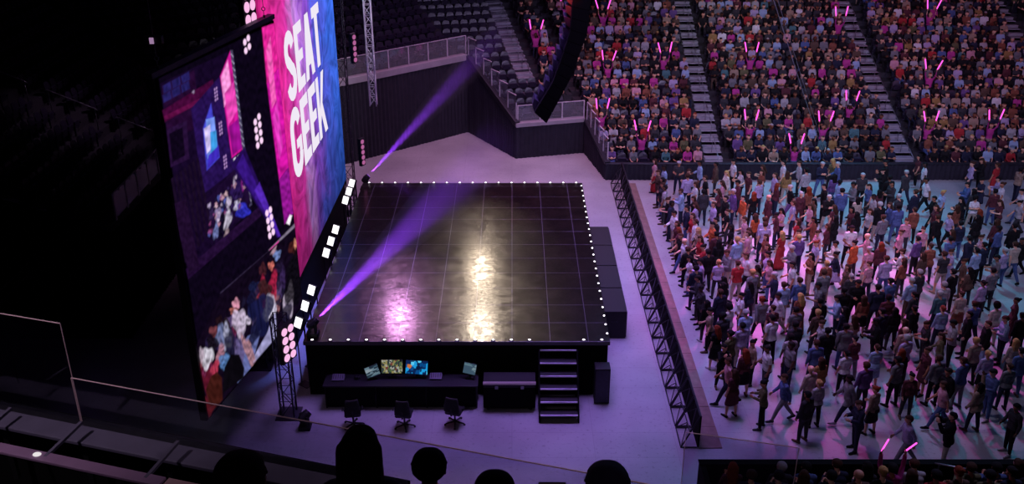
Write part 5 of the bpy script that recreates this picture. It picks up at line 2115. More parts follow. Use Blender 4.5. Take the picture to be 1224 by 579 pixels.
TOPW = {'t': 'tee', 'l': 'shirt', 'j': 'jacket'}
FACEW = {'L': 'facing the stage', 'R': 'turned away from the stage', 'A': 'with back to us', 'T': 'facing us'}
POSEW = {'holding': 'hands held in front', 'crossed': 'arms crossed', 'walking': 'walking', 'photo': 'both hands raised to face', 'waving': 'one arm raised', 'stand': '', 'relaxed': ''}
HAIRW = {'n': 'brown hair', 'b': 'black hair', 'g': 'grey hair', 'y': 'blond hair', 'r': 'red hair', 'p': 'bald head'}


def zone(a):
    x, y = a['x'], a['y']
    near = [q for q in PEOPLE if q is not a]
    if x < 8.0:
        side = 'near the barrier'
    elif y > 42.2:
        side = 'by the draped stand wall'
    elif y < 26.0:
        side = 'at the near edge of the crowd'
    elif project((x, y, 1))[0] > 1150:
        side = 'at the right edge of the photo'
    else:
        side = 'mid-crowd'
    return side


used = {}
for a in PEOPLE:
    pose = POSEC[a['pose']] or prng.choice(['stand', 'relaxed', 'stand', 'relaxed', 'holding'] if a['face'] == 'L' else ['stand', 'relaxed', 'stand'])
    a['pose_n'] = pose
    gown = a['tk'] == 'g' or a['bk'] == 'g'
    if a['tk'] == 'k':
        what = '%s knee-length dress' % a['tcol']
    elif a['tk'] == 'g':
        what = 'long %s dress' % a['tcol']
    elif a['bk'] == 'g':
        what = '%s top and long %s skirt' % (a['tcol'], a['bcol'])
    else:
        bw = {'tr': 'trousers', 'sk': 'skirt', 'sh': 'shorts'}[a['bk']]
        what = '%s %s and %s %s' % (a['tcol'], TOPW[a['tk']], a['bcol'], bw) if a['tcol'] != a['bcol'] else '%s %s and matching %s' % (a['tcol'], TOPW[a['tk']], bw)
    hairw = HAIRW[a['hc']] if a['style'] != 'c' else 'pale cap'
    if a['style'] == 'l':
        hairw = 'long ' + hairw
    a['what'], a['hairw'] = what, hairw
    parts = [POSEW[pose], FACEW[a['face']]]
    a['cands'] = []
    base = 'person in %s' % what
    z = zone(a)
    pw = (POSEW[pose] + ' ' if POSEW[pose] else '') + {'L': 'facing the stage', 'R': 'facing away from stage', 'A': 'seen from behind', 'T': 'facing us'}[a['face']]
    a['cands'] = ['%s, %s, %s' % (base, hairw, pw), '%s, %s, %s' % (base, hairw, z), '%s, %s, %s' % (base, pw, z)]
from collections import Counter


def short(a):
    return a['what'].split(' and ')[0]


cnt = Counter(c for a in PEOPLE for c in a['cands'])
labels = set()
for a in PEOPLE:
    lab = None
    for c in a['cands']:
        if cnt[c] == 1 and len(c.split()) <= 16:
            lab = c
            break
    if lab is None:
        order = sorted((q for q in PEOPLE if q is not a), key=lambda q: (q['x'] - a['x']) ** 2 + (q['y'] - a['y']) ** 2)
        for q in order[:10]:
            rel = 'behind' if q['y'] < a['y'] - 0.35 else 'in front of' if q['y'] > a['y'] + 0.35 else 'beside'
            c = 'person in %s %s %s person in %s' % (a['what'], 'with ' + a['hairw'] if len(a['what'].split()) < 6 else '', rel, short(q))
            c = ' '.join(c.split())
            if c not in labels and len(c.split()) <= 16:
                lab = c
                break
    if lab is None or lab in labels:
        lab = a['cands'][0]
    labels.add(lab)
    a['label'] = lab

YAW = {'L': PI / 2, 'R': -PI / 2, 'A': 0.0, 'T': PI}
for i, a in enumerate(PEOPLE):
    sex, tk = a['sex'], a['tk']
    top = {'t': 'tee', 'l': 'shirt', 'j': 'jacket', 'k': None, 'g': None}[tk]
    bot = {'tr': 'trousers', 'sk': 'skirt', 'sh': 'shorts', 'g': 'long_skirt'}[a['bk']]
    if tk == 'k':
        bot = 'dress'
    if tk == 'g':
        bot = 'gown'
    pose = a['pose_n']
    if bot in ('gown', 'long_skirt') and pose == 'walking':
        pose = 'stand'
    hair = {'': 'short', 'l': 'long', 'u': 'bun', 'a': 'afro', 'c': 'cap'}[a['style']]
    hairc = HAIRC[a['hc']]
    if hairc is None:
        hair = None
    if hair == 'cap':
        hairc = 'light grey'
    sk = prng.choice([0, 0, 1, 1, 2, 2, 3, 3, 4]) if a['hc'] == 'b' else prng.choice([0, 0, 0, 1, 1, 2])
    yaw = YAW[a['face']] + prng.uniform(-0.3, 0.3) + (0.35 if a['face'] == 'A' else 0)
    make_person(a['x'], a['y'], 0.0, yaw, sex, pose, top, a['tcol'], bot, a['bcol'], hair, hairc, sk, a['h'], a['label'], 'people standing on the arena floor',
                prng.choice(['black', 'black', 'charcoal', 'brown', 'light grey']) if a['bk'] == 'tr' else prng.choice(['black', 'maroon', 'tan']))

# ------------------------------------------------------------------ empty seats
M_SEAT = mat('seat plastic', srgb((40, 33, 52)), 0.4, noise=0.12, scale=10)


def seat_mb(mb, M=None):
    """Tip-up arena seat facing +y: rounded back, raised pan, foot."""
    def tr(vs):
        return [M @ Vector(v) for v in vs] if M is not None else vs
    prof = [(-0.22, 0.36), (-0.235, 0.5), (-0.23, 0.7), (-0.19, 0.84), (-0.1, 0.89), (0.1, 0.89), (0.19, 0.84), (0.23, 0.7), (0.235, 0.5), (0.22, 0.36)]
    n = len(prof)
    lean = lambda z: -0.1 - (z - 0.36) * 0.22
    vs = [(x, lean(z) + 0.03 * (1 - (x / 0.235) ** 2) * -1, z) for x, z in prof] + [(x, lean(z) - 0.04, z) for x, z in prof]
    mb.add(tr(vs), [tuple(range(n)), tuple(reversed(range(n, 2 * n)))] + [(i, n + i, n + (i + 1) % n, (i + 1) % n) for i in range(n)])
    vs = []
    for y0, z0, z1 in ((-0.09, 0.4, 0.45), (0.0, 0.46, 0.52), (0.03, 0.72, 0.74)):
        vs += [(-0.2, y0, z0), (0.2, y0, z0), (0.2, y0 + 0.06, z0 - 0.02), (-0.2, y0 + 0.06, z0 - 0.02)]
    fs = [(0, 3, 2, 1), (8, 9, 10, 11)]
    for k in range(2):
        for i in range(4):
            fs.append((k * 4 + i, k * 4 + (i + 1) % 4, k * 4 + 4 + (i + 1) % 4, k * 4 + 4 + i))
    mb.add(tr(vs), fs)
    for s in (-1, 1):
        lo, hi = (s * 0.25 - 0.02, -0.2, 0.0), (s * 0.25 + 0.02, -0.14, 0.58)
        mb.box(lo, hi, 0, M)
        mb.box((s * 0.25 - 0.025, -0.2, 0.56), (s * 0.25 + 0.025, 0.12, 0.6), 0, M)
    return mb


SEATW = 0.56
seats_empty, seats_full = [], []
AIS_R = {id(S2): [(5.2, 6.12, 0.017, 0), (14.95, 15.85, 0.032, 0), (24.6, 25.5, 0.03, 0)], id(S1): [(1.3, 2.25, 0, 4)], id(S0): [(-9.05, -8.15, 0, 0)], id(S3): [(6.75, 7.65, 0, 0)], id(S3B): []}


def seat_rows(S, spacing):
    for k in range(S.rows):
        d = OFF + (k + 0.6) * S.tread
        a0, a1 = S.span(d - 0.45)
        b0, b1 = S.span(d + 0.35)
        a0, a1 = max(a0, b0) + 0.45, min(a1, b1) - 0.45
        n = int((a1 - a0) / spacing)
        for i in range(n + 1):
            u = a0 + (i + 0.25 * (k % 2)) * spacing
            if u > a1:
                continue
            if any(x0 + sk * k - 0.3 < u < x1 + sk * k + 0.3 and k >= k0 for x0, x1, sk, k0 in AIS_R[id(S)]):
                continue
            yield k, u, S.P(u, d, S.z(k))


def inframe(p, mg=14):
    px, py, zc = project(p + Vector((0, 0, 0.6)))
    return zc > 0 and -mg < px < IW + mg and -mg - 14 < py < IH + mg


for S in (S2, S1, S0, S3, S3B):
    yaw = math.atan2(S.n.y, S.n.x) - PI / 2 + PI       # seats look back at the floor
    for k, u, p in seat_rows(S, SEATW if S in (S0, S3, S3B) else 0.54):
        if not inframe(p):
            continue
        occ = S is S2 or (S is S1 and u > 2.3 and k >= 2)
        (seats_full if occ else seats_empty).append((p, yaw, S, k))


def screen_hides(p):
    """Rough: does the side or the main screen stand before this point?"""
    px, py, _ = project(p + Vector((0, 0, 0.7)))
    if 181 < px < 412 and py > 95 - (px - 180) * 0.455:
        return True
    return 300 < px < 400


vis = [s for s in seats_empty if not screen_hides(s[0])]
lit = [s for s in vis if s[2] in (S0, S1)]
dark = sorted((s for s in vis if s[2] not in (S0, S1)), key=lambda s: project(s[0])[2])
single = lit[:300] + dark[:max(0, 300 - len(lit))]
sid = {id(s) for s in single}
seat_me = seat_mb(MB()).mesh('arena_seat', M_SEAT)
for s in single:
    o = link_mesh('arena_seat', seat_me)
    o.location = s[0]; o.rotation_euler = (0, 0, s[1])
    if s[2] is S1:
        tag(o, 'empty purple tip-up seat in the block left of the middle stair aisle', 'seat', 'empty seats in the middle block')
    elif s[2] is S0:
        tag(o, 'empty dark tip-up seat in the corner stand above the long glass railing', 'seat', 'empty seats in the corner stand')
    else:
        tag(o, 'unlit empty tip-up seat in the dark stand behind the side screen', 'seat', 'empty seats in the dark side stand')
mb = MB()
for s in seats_empty:
    if id(s) not in sid:
        seat_mb(mb, Matrix.Translation(s[0]) @ Matrix.Rotation(s[1], 4, 'Z'))
tag(mb.build('empty_seats', M_SEAT), 'rows of unlit empty tip-up seats filling the dark left stands', 'seats', None, 'stuff')

# ------------------------------------------------------------------ the seated crowd of the packed stand
cm = bpy.data.materials.new('crowd clothes and skin')
cm.use_nodes = True
b = cm.node_tree.nodes['Principled BSDF']
an = cm.node_tree.nodes.new('ShaderNodeAttribute'); an.attribute_name = 'dye'
cm.node_tree.links.new(an.outputs['Color'], b.inputs['Base Color'])
b.inputs['Roughness'].default_value = 0.8; b.inputs['Specular IOR Level'].default_value = 0.2


def lowpoly(pose, sex):
    caps, info = skeleton(pose, sex)
    keep = []
    for c in caps:
        keep.append((c[0], c[1], max(c[2], 0.028), max(c[3], 0.028), c[4]))
    # hair cap
    hd, o = info['hd'], np.array([0, 0, info['zoff']])
    hairc = [(hd((0, -0.035, 0.045)) + o, hd((0, 0.0, 0.06)) + o, 0.097, 0.09, 'hair')]
    if sex == 'f':
        hairc.append((hd((0, -0.07, 0.02)) + o, hd((0, -0.1, -0.2)) + o, 0.085, 0.06, 'hair'))
    V, F = remesh(keep + hairc, 0.034, 'low')
    best = np.full(len(V), 1e9); lab = np.zeros(len(V), dtype=np.int32); tt = np.zeros(len(V))
    names = LBL + ['hair']
    for p0, p1, r0, r1, l in keep + hairc:
        d = p1 - p0
        t = np.clip(((V - p0) @ d) / max(d.dot(d), 1e-12), 0, 1)
        dist = np.linalg.norm(V - (p0 + t[:, None] * d), axis=1) - (r0 + (r1 - r0) * t)
        m = dist < best
        best[m] = dist[m]; lab[m] = names.index(l); tt[m] = t[m]
    hip = 0.95 + info['zoff']
    hn = [q[0] + np.array([0, 0, info['zoff']]) for q in info['hands']]
    return V, F, lab, tt, hip, hn, [q[1] for q in info['hands']]


LOW = {}
for pz in ('seated', 'seated_forward', 'seated_clasped', 'seated_raised'):
    for sx in 'mf':
        LOW[(pz, sx)] = lowpoly(pz, sx)
iT, iP, iN, iH, iTh, iSh, iF, iUA, iFA, iHd = range(10)
STICKS = [(674, 4), (636, 46), (721, 20), (729, 78), (724, 138), (762, 165), (799, 67), (902, 65), (1003, 31), (1020, 124), (987, 150), (895, 150), (947, 178), (1113, 19), (1106, 87), (1113, 150), (1182, 150)]
tops = (['black'] * 22 + ['charcoal'] * 22 + ['navy'] * 12 + ['grey'] * 12 + ['light grey'] * 4 + ['white'] * 3 + ['light blue'] * 5 + ['blue'] * 4 + ['lilac'] * 4 + ['magenta'] * 7
        + ['red'] * 3 + ['maroon'] * 6 + ['tan'] * 3 + ['brown'] * 6 + ['mustard'] * 2 + ['rust'] * 3 + ['purple'] * 5 + ['teal'] * 2 + ['pink'] * 3 + ['olive'] * 2)
bots = ['black'] * 5 + ['charcoal'] * 5 + ['navy'] * 5 + ['blue'] * 2 + ['brown', 'tan', 'grey']
hairs = ['black hair'] * 6 + ['brown hair'] * 6 + ['blonde'] * 2 + ['grey hair', 'red hair']
raised = {}
for sx_, sy_ in STICKS:
    bestd, bi = 1e9, None
    for i, (p, yaw, S, k) in enumerate(seats_full):
        px, py, _ = project(p + Vector((0, 0, 1.1)))
        d = (px - sx_) ** 2 + (py - sy_ - 5) ** 2
        if d < bestd and i not in raised:
            bestd, bi = d, i
    raised[bi] = (sx_, sy_)
AV, AF, AC = [], [], []
off = 0
crng = random.Random(21)
STLAB = set()
E_STICK = emit('glow stick magenta', (1.0, 0.09, 0.62), 1.9)
sm = MB()
sm.tube([(0, 0, 0), (0, 0, 0.06), (0, 0, 0.56), (0, 0, 0.6)], [0.02, 0.034, 0.034, 0.018], 10, 0)
sm.tube([(0, 0, -0.12), (0, 0, 0.0)], 0.022, 8, 1)
stick_me = sm.mesh('glow_stick', [E_STICK, M_BLACK], smooth=True)
nst = 0
for i, (p, yaw, S, k) in enumerate(seats_full):
    if i not in raised and crng.random() < 0.035:
        continue
    sex = crng.choice('mf')
    pz = 'seated_raised' if i in raised else crng.choice(['seated', 'seated_forward', 'seated_clasped', 'seated'])
    V, F, lab, tt, hip, hn, hdir = LOW[(pz, sex)]
    s = crng.uniform(0.95, 1.04)
    a = yaw + crng.uniform(-0.22, 0.22)
    ca, sa = math.cos(a), math.sin(a)
    back = 0.0
    W = V * s
    X = W[:, 0] * ca - W[:, 1] * sa + p.x
    Y = W[:, 0] * sa + W[:, 1] * ca + p.y
    Z = W[:, 2] + p.z
    AV.append(np.stack([X, Y, Z], axis=1)); AF.append(F + off); off += len(V)
    tc_ = np.array(srgb(PALETTE['magenta' if i in raised else crng.choice(tops)]))
    bc_ = np.array(srgb(PALETTE[crng.choice(bots)]))
    sc_ = np.array(srgb(SKIN[crng.choice([0, 0, 1, 1, 2, 3, 4])]))
    hc_ = np.array(srgb(PALETTE[crng.choice(hairs)]))
    C = np.zeros((len(V), 4)); C[:, 3] = 1
    longs = crng.random() < 0.55
    C[:, :3] = tc_
    C[(lab == iP) | (lab == iTh) | (lab == iSh), :3] = bc_
    C[lab == iF, :3] = 0.02
    C[(lab == iN) | (lab == iH) | (lab == iHd), :3] = sc_
    if not longs:
        C[lab == iFA, :3] = sc_
    C[lab == 10, :3] = hc_
    AC.append(C)
    if i in raised:
        for j, (h_, d_) in enumerate(zip(hn, hdir)):
            hx, hy, hz = (h_ * s)
            w = Vector((hx * ca - hy * sa + p.x, hx * sa + hy * ca + p.y, hz + p.z))
            o = link_mesh('glow_stick', stick_me)
            o.location = w
            side = 1 if j == 0 else -1     # splay them into a V
            tilt = crng.uniform(0.12, 0.34) * (1 if w.x > p.x else -1)
            o.rotation_euler = (crng.uniform(-0.15, 0.1), tilt, 0)
            px, py, _ = project(w)
            row = k + 1
            which = 'left' if project(w)[0] < project(p)[0] else 'right'
            rw = ['front', 'second', 'third', 'fourth', 'fifth', 'sixth', 'seventh', 'eighth', 'ninth', 'tenth', 'eleventh', 'twelfth', 'thirteenth', 'fourteenth', 'fifteenth', 'sixteenth', 'seventeenth', 'eighteenth', 'nineteenth', 'twentieth'][k]
            u_ = p.x - 4.65
            blk = 'behind the hanging speakers' if S is S1 else 'left of the first aisle' if u_ < 5.2 else 'between the two aisles' if u_ < 15 else 'right of the second aisle'
            lb = 'pink glow stick in %s hand, %s row, %s' % (which, rw, blk)
            while lb in STLAB:
                lb = lb.replace('pink glow stick in', 'right pair: glow stick in') if 'right pair' not in lb else lb.replace('right pair', 'far right pair')
            STLAB.add(lb)
            tag(o, lb, 'glow stick', 'pink glow sticks in the stand')
            nst += 1
V = np.concatenate(AV); F = np.concatenate(AF); C = np.concatenate(AC)
me = np_mesh('crowd', V, F)
ca_ = me.attributes.new('dye', 'FLOAT_COLOR', 'POINT')
ca_.data.foreach_set('color', np.ascontiguousarray(C, dtype=np.float32).ravel())
me.materials.append(cm)
co = bpy.data.objects.new('seated_crowd', me); COL.objects.link(co)
tag(co, 'seated spectators in mixed clothes filling the packed stand', 'crowd', None, 'stuff')
mb = MB()
for p, yaw, S, k in seats_full:
    seat_mb(mb, Matrix.Translation(p) @ Matrix.Rotation(yaw, 4, 'Z') @ Matrix.Translation((0, -0.16, 0)))
tag(mb.build('occupied_seats', M_SEAT), 'dark seats under the spectators of the packed stand', 'seats', None, 'stuff')
print('floor people', len(PEOPLE), 'labels', len(labels), 'empty', len(seats_empty), 'lit', len(lit), 'vis', len(vis), 'full', len(seats_full), 'verts', len(V))
# ------------------------------------------------------------------ our own balcony: ledges, glass, neighbours
GD = Vector((math.sin(math.radians(73.5)), -0.0, 0))
ang = math.radians(-16.5)
LD = Vector((math.cos(ang), math.sin(ang), 0))     # direction of the balcony edge
LNRM = Vector((-LD.y, LD.x, 0))                    # outwards to the arena
M_RAILB = mat('balcony cap blue grey', srgb((96, 92, 112)), 0.6, noise=0.1, scale=4)
M_CAP = mat('balcony drink rail', srgb((150, 120, 150)), 0.5, noise=0.08, scale=4)
GP = at_depth(85, 452, 9.3)           # a point on the glass top
gz = GP.z


def on_edge(px, py, off=0.0):
    """Where the sight line meets the vertical plane of the balcony edge, moved outwards by off."""
    return at_plane(px, py, GP + LNRM * off, LNRM)


L0 = on_edge(-40, 487); L1 = on_edge(420, 574)
capz = (L0.z + L1.z) / 2
base = on_edge(95, 505)
bz = base.z


def edge_box(off0, off1, z0, z1, name, m, s0=-14, s1=16):
    o = Vector((GP.x, GP.y, 0))
    a = o + LD * s0
    b_ = o + LD * s1
    pts = [a + LNRM * off0, b_ + LNRM * off0, b_ + LNRM * off1, a + LNRM * off1]
    pts = [Vector((p.x, p.y, z0)) for p in pts]
    return struct(sub_bevel(MB().prism(pts, (0, 0, z1 - z0)).build(name, m), 0.01))


edge_box(-0.1, 0.12, bz - 1.2, bz - 0.02, 'wall_balcony', M_MATTE, -14, 3.4)
edge_box(-0.07, 0.06, bz - 0.02, bz + 0.02, 'trim_balcony_cap', M_DSTEEL, -14, 3.4)


def glass_panel(corners, label, m_edge):
    t = thing('glass_barrier', label, 'glass barrier', corners[0])
    o = corners[0]
    c = [p - o for p in corners]
    MB().prism(c, LNRM * 0.012).build('pane', M_GLASS, t)
    r = 0.006
    MB().tube([c[0], c[1]], r, 6).build('top_edge', m_edge, t, label='pale polished top edge')
    MB().tube([c[1], c[2]], r * 0.8, 6).build('side_edge', m_edge, t)
    MB().tube([c[0], c[3]], r * 0.8, 6).build('side_edge', m_edge, t)
    return t


M_EDGE = mat('polished glass edge', srgb((236, 205, 205)), 0.4, noise=0.05)
dz = gz - bz
a = on_edge(-60, 369); b_ = on_edge(72, 387); c_ = on_edge(95, 507); d_ = on_edge(-30, 482)
tall = b_.z
q0 = Vector((a.x, a.y, b_.z))
glass_panel([q0, b_, Vector((b_.x, b_.y, bz)), Vector((q0.x, q0.y, bz))], 'taller glass panel at the far left of our balcony', M_EDGE)
g0 = GP + LD * 0.0
g1 = on_edge(792, 583); g1 = Vector((g1.x, g1.y, gz))
gm = glass_panel([g0, g1, Vector((g1.x, g1.y, bz)), Vector((g0.x, g0.y, bz))], 'long low glass panel crossing the front of our balcony', M_EDGE)
p0 = at_depth(820, 517, 12.5); p1 = at_depth(955, 535.5, 12.2)
p1.z = p0.z
glass_panel([p0, p1, p1 - Vector((0, 0, 1.0)), p0 - Vector((0, 0, 1.0))], 'short glass panel standing below us before the near end of barrier', M_EDGE)
# the low wall that carries that short panel
struct(MB().beam(p0 - Vector((0.1, 0, 3.2)), p1 + Vector((0.1, 0, -3.2)), 0.12, 4.0).build('wall_lower_balcony', M_MATTE))
o = MB().beam(p0 - Vector((0.1, 0, 1.1)), p1 + Vector((0.1, 0, -1.1)), 0.16, 0.2).build('trim_lower_cap', M_DSTEEL)
struct(o)

# cap rail and drink rail seen at the lower left
def rail_at(pxa, pya, pxb, pyb, off, w, h, name, m, label):
    a = at_plane(pxa, pya, GP + LNRM * off, LNRM); b_ = at_plane(pxb, pyb, GP + LNRM * off, LNRM)
    z = (a.z + b_.z) / 2
    a.z = b_.z = z
    t = thing(name, label, 'rail', a)
    return t, b_ - a, z


t, v, z = rail_at(-30, 497, 330, 566, -0.25, 0.14, 0.03, 'balcony_rail', M_RAILB, 'wide blue-grey cap rail running along our balcony front')
sub_bevel(MB().beam(Vector((0, 0, 0)) - v * 0.1, v * 1.35, 0.24, 0.04).build('rail', M_RAILB, t), 0.008)
for k in range(5):
    MB().beam(v * (0.1 + k * 0.28) + Vector((0, 0, -0.02)), v * (0.1 + k * 0.28) + Vector((0, 0, -0.7)), 0.05, 0.05).build('post', M_BLACK, t)
zr = z
t, v2, z2 = rail_at(-30, 528, 198, 580, -0.75, 0.1, 0.03, 'drink_rail', M_CAP, 'pink-lit drink rail behind the cap rail at lower left')
sub_bevel(MB().beam(Vector((0, 0, 0)) - v2 * 0.1, v2 * 0.985, 0.12, 0.03).build('rail', M_CAP, t), 0.006)
sub_bevel(MB().beam(v2 * 1.0, v2 * 1.6, 0.12, 0.03).build('rail', mat('drink rail pink lit', srgb((205, 165, 165)), 0.5), t), 0.006)  # same rail continued, stronger pink light put into its colour
for k in (-0.02, 0.38, 0.9):
    MB().beam(v2 * k, v2 * k + LNRM * 0.5 + Vector((0, 0, 0.04)), 0.03, 0.03).build('bracket', M_RAILB, t)
lp = at_plane(55, 544, GP + LNRM * -0.8, LNRM)
MB().ball(v2 * 0.34 + Vector((0, 0, 0.02)), 0.03, 12, 6, 0, (1.3, 1, 0.5)).build('lamp', emit('rail lamp', (1, 0.95, 0.95), 0.8), t)


def neighbour(px, py, zc, sex, hair, hairc, topc, label, yaw=0.0):
    top = at_depth(px, py, zc)
    pose = 'seated'
    info = body(pose, sex)['info']
    hz = info['head'][2] + info['zoff'] + 0.13
    z = top.z - hz
    head_y = info['head'][1]
    make_person(top.x, top.y - head_y, z, yaw, sex, pose, 'shirt', topc, 'trousers', 'black', hair, hairc, 1, 1.76, label, 'neighbours in the row before us')
    s = link_mesh('arena_seat', seat_me)
    s.location = (top.x, top.y - head_y - 0.16, z); s.rotation_euler = (0, 0, yaw)
    tag(s, 'seat under the person ' + label.split('person ')[1], 'seat', 'seats of the row before us')
    return z


zs = []
zs.append(neighbour(285, 545, 4.1, 'm', 'short', 'brown', 'brown', 'person with close-cropped brown hair seen from behind at lower left', 0.05))
zs.append(neighbour(429, 515, 5.0, 'f', 'long', 'brown', 'grey', 'person with long brown hair seen from behind before the desk', 0.0))
zs.append(neighbour(513, 540, 6.1, 'm', 'short', 'black', 'black', 'person with short black hair seen from behind right of long-haired one', 0.06))
zs.append(neighbour(591, 568, 5.0, 'm', 'short', 'black', 'charcoal', 'person with dark hair whose head top just shows at bottom centre', 0.0))
zs.append(neighbour(727, 557, 4.8, 'm', 'short', 'grey', 'charcoal', 'person with dark greyish hair seen from behind below the steps', 0.0))
order = sorted(zs)
struct(MB().box((-5, 4.1, order[0] - 0.3), (4, 5.7, order[0] - 0.02)).build('floor_balcony_front', M_DARKC))
struct(MB().box((-5, 2.9, order[1] - 0.9), (4, 4.09, order[1] - 0.02)).build('floor_balcony_middle', M_DARKC))
struct(MB().box((-5, 0.8, order[-1] - 0.9), (4, 2.89, order[-1] - 0.02)).build('floor_balcony_rear', M_DARKC))
ph = at_depth(660, 577.5, 4.6)
t = thing('phone', 'phone held up at the bottom edge between two dark heads', 'phone', ph)
sub_bevel(MB().box((-0.065, -0.005, -0.07), (0.065, 0.005, 0.002)).build('case', M_BLACK, t), 0.003)
MB().box((-0.06, -0.007, -0.066), (0.06, -0.0045, -0.002)).build('screen', emit('phone screen', srgb((70, 50, 60)), 0.6), t)

# ------------------------------------------------------------------ the near stand below, at the lower right
NZ = 3.2
NY = at_z(1000, 556, NZ + 0.85).y
nx0 = at_z(838, 560, NZ + 0.85).x
mb = MB().box((nx0, NY, 0), (nx0 + 16, NY + 0.14, NZ + 0.85))
struct(mb.build('wall_near', M_MATTE))
struct(MB().box((nx0 - 0.02, NY - 0.02, NZ + 0.85), (nx0 + 16, NY + 0.16, NZ + 0.88)).build('trim_near_cap', M_MATTE))
struct(MB().box((nx0, NY - 0.02, 0), (nx0 + 0.12, NY - 4, NZ + 0.85)).build('wall_near_end', M_MATTE))
struct(MB().box((nx0 + 0.16, NY - 1.25, NZ - 0.3), (nx0 + 16, NY - 0.01, NZ + 0.28)).build('floor_near', M_DARKC))
struct(MB().box((nx0 + 0.16, NY - 3.2, NZ - 0.3), (nx0 + 16, NY - 1.26, NZ + 0.78)).build('floor_near_step', M_DARKC))
near = [  # head px, py, row, sex, top, hair, label
    (852, 563, 0, 'f', 'maroon', 'long', 'red', 'maroon top with long red hair'), (868, 571, 1, 'm', 'navy', 'short', 'brown', 'navy shirt, low in frame beside the red-haired one'),
    (884, 569, 1, 'm', 'charcoal', 'short', 'black', 'charcoal shirt and black hair'), (903, 572, 1, 'f', 'black', 'long', 'brown', 'black top with long brown hair'), (919, 567, 1, 'm', 'black', 'short', 'black', 'black shirt and black hair'),
    (934, 563, 0, 'm', 'charcoal', 'short', 'grey', 'charcoal shirt with grey hair'), (954, 557, 0, 'm', 'blue', 'short', 'black', 'blue shirt, tallest of the left group'),
    (966, 570, 1, 'm', 'brown', None, None, 'brown shirt with a bald head'), (986, 568, 1, 'f', 'black', 'bun', 'blonde', 'black top with a blond bun'), (1004, 559, 0, 'm', 'navy', 'short', 'brown', 'navy shirt with brown hair'),
    (1014, 571, 1, 'f', 'maroon', 'long', 'brown', 'maroon top with long brown hair'), (1037, 560, 0, 'f', 'charcoal', 'long', 'black', 'charcoal top with long black hair'), (1055, 565, 0, 'f', 'magenta', 'short', 'black', 'magenta top raising two pink glow sticks'),
    (1073, 570, 1, 'm', 'red', 'short', 'black', 'red shirt and black hair'), (1089, 566, 0, 'm', 'light grey', 'short', 'brown', 'light grey shirt and brown hair'), (1104, 573, 1, 'f', 'brown', 'bun', 'red', 'brown top with red hair in a bun'),
    (1160, 564, 0, 'm', 'olive', 'short', 'brown', 'olive shirt and brown hair'), (1176, 553, 0, 'm', 'blue', 'short', 'black', 'blue shirt, head above the wall edge'), (1184, 569, 1, 'm', 'olive', 'short', 'black', 'dark olive shirt low in frame'),
    (1199, 558, 0, 'f', 'charcoal', 'long', 'brown', 'charcoal top with long brown hair'), (1215, 556, 0, 'm', 'purple', 'short', 'black', 'purple shirt and black hair'), (1210, 572, 1, 'f', 'navy', 'bun', 'black', 'navy top with a black bun')]
taken = []
for px, py, row, sex, topc, hair, hairc, lab in near:
    y = NY - 1.0 - 0.9 * row
    zf = NZ + (0.8 if row else 0.3)
    p = at_z(px, py, zf + 1.25)
    x = at_y(px, py, y).x + (0.5 if row else 0.3) * (px < 880) + 0.12 * (px < 860)
    while any(abs(x - q) < 0.5 and r == row for q, r in taken):
        x += 0.06
    taken.append((x, row))
    pose = 'seated_raised' if 'sticks' in lab else prng.choice(['seated', 'seated_forward', 'seated_clasped'])
    pp = make_person(x, y - 0.05, zf, prng.uniform(-0.15, 0.15), sex, pose, 'shirt', topc, 'trousers', 'black', hair, hairc, prng.choice([0, 1, 2]), 1.72, 'person seated in the near stand: ' + lab, 'spectators in the near stand at lower right')
    if 'sticks' in lab:
        inf = body(pose, sex)['info']
        for j, (h_, *_r) in enumerate(inf['hands']):
            w = Vector(pp.location) + Vector(h_ + np.array([0, 0, inf['zoff']])) * (1.72 / 1.76)
            o = link_mesh('glow_stick', stick_me)
            o.location = w
            o.scale = (0.52,) * 3
            o.rotation_euler = (-0.25, 0.5 + 0.5 * j, 0)
            tag(o, 'pink glow stick in the %s raised hand at the near stand edge' % ('left', 'right')[j], 'glow stick', 'pink glow sticks at the near stand')
p = at_y(1127, 570, NY - 0.5)
t = thing('aisle_handrail', 'thin pale handrail sloping in the near stand at lower right', 'handrail', (p.x, NY - 0.25, NZ + 0.28))
MB().tube([(-0.1, 0, 0.8), (0.6, -0.1, 0.72), (1.2, -0.16, 0.45)], 0.022, 8).build('rail', M_STEEL, t, smooth=True)
MB().tube([(0, 0, 0), (0, 0, 0.79)], 0.02).build('post', M_STEEL, t)
MB().tube([(0.6, -0.1, 0), (0.6, -0.1, 0.72)], 0.02).build('post', M_STEEL, t)
# ------------------------------------------------------------------ light
w = bpy.data.worlds.new('world')
SC.world = w
w.use_nodes = True
w.node_tree.nodes['Background'].inputs['Color'].default_value = (0.32, 0.16, 0.62, 1)
w.node_tree.nodes['Background'].inputs['Strength'].default_value = 0.007


def area(name, loc, target, size, col, power, sy=None, spread=PI):
    d = bpy.data.lights.new(name, 'AREA')
    d.shape = 'RECTANGLE'; d.size = size; d.size_y = sy or size
    d.energy = power; d.color = col; d.spread = spread
    o = bpy.data.objects.new(name, d); COL.objects.link(o)
    o.location = loc
    o.rotation_euler = (Vector(target) - Vector(loc)).to_track_quat('-Z', 'Y').to_euler()
    return o


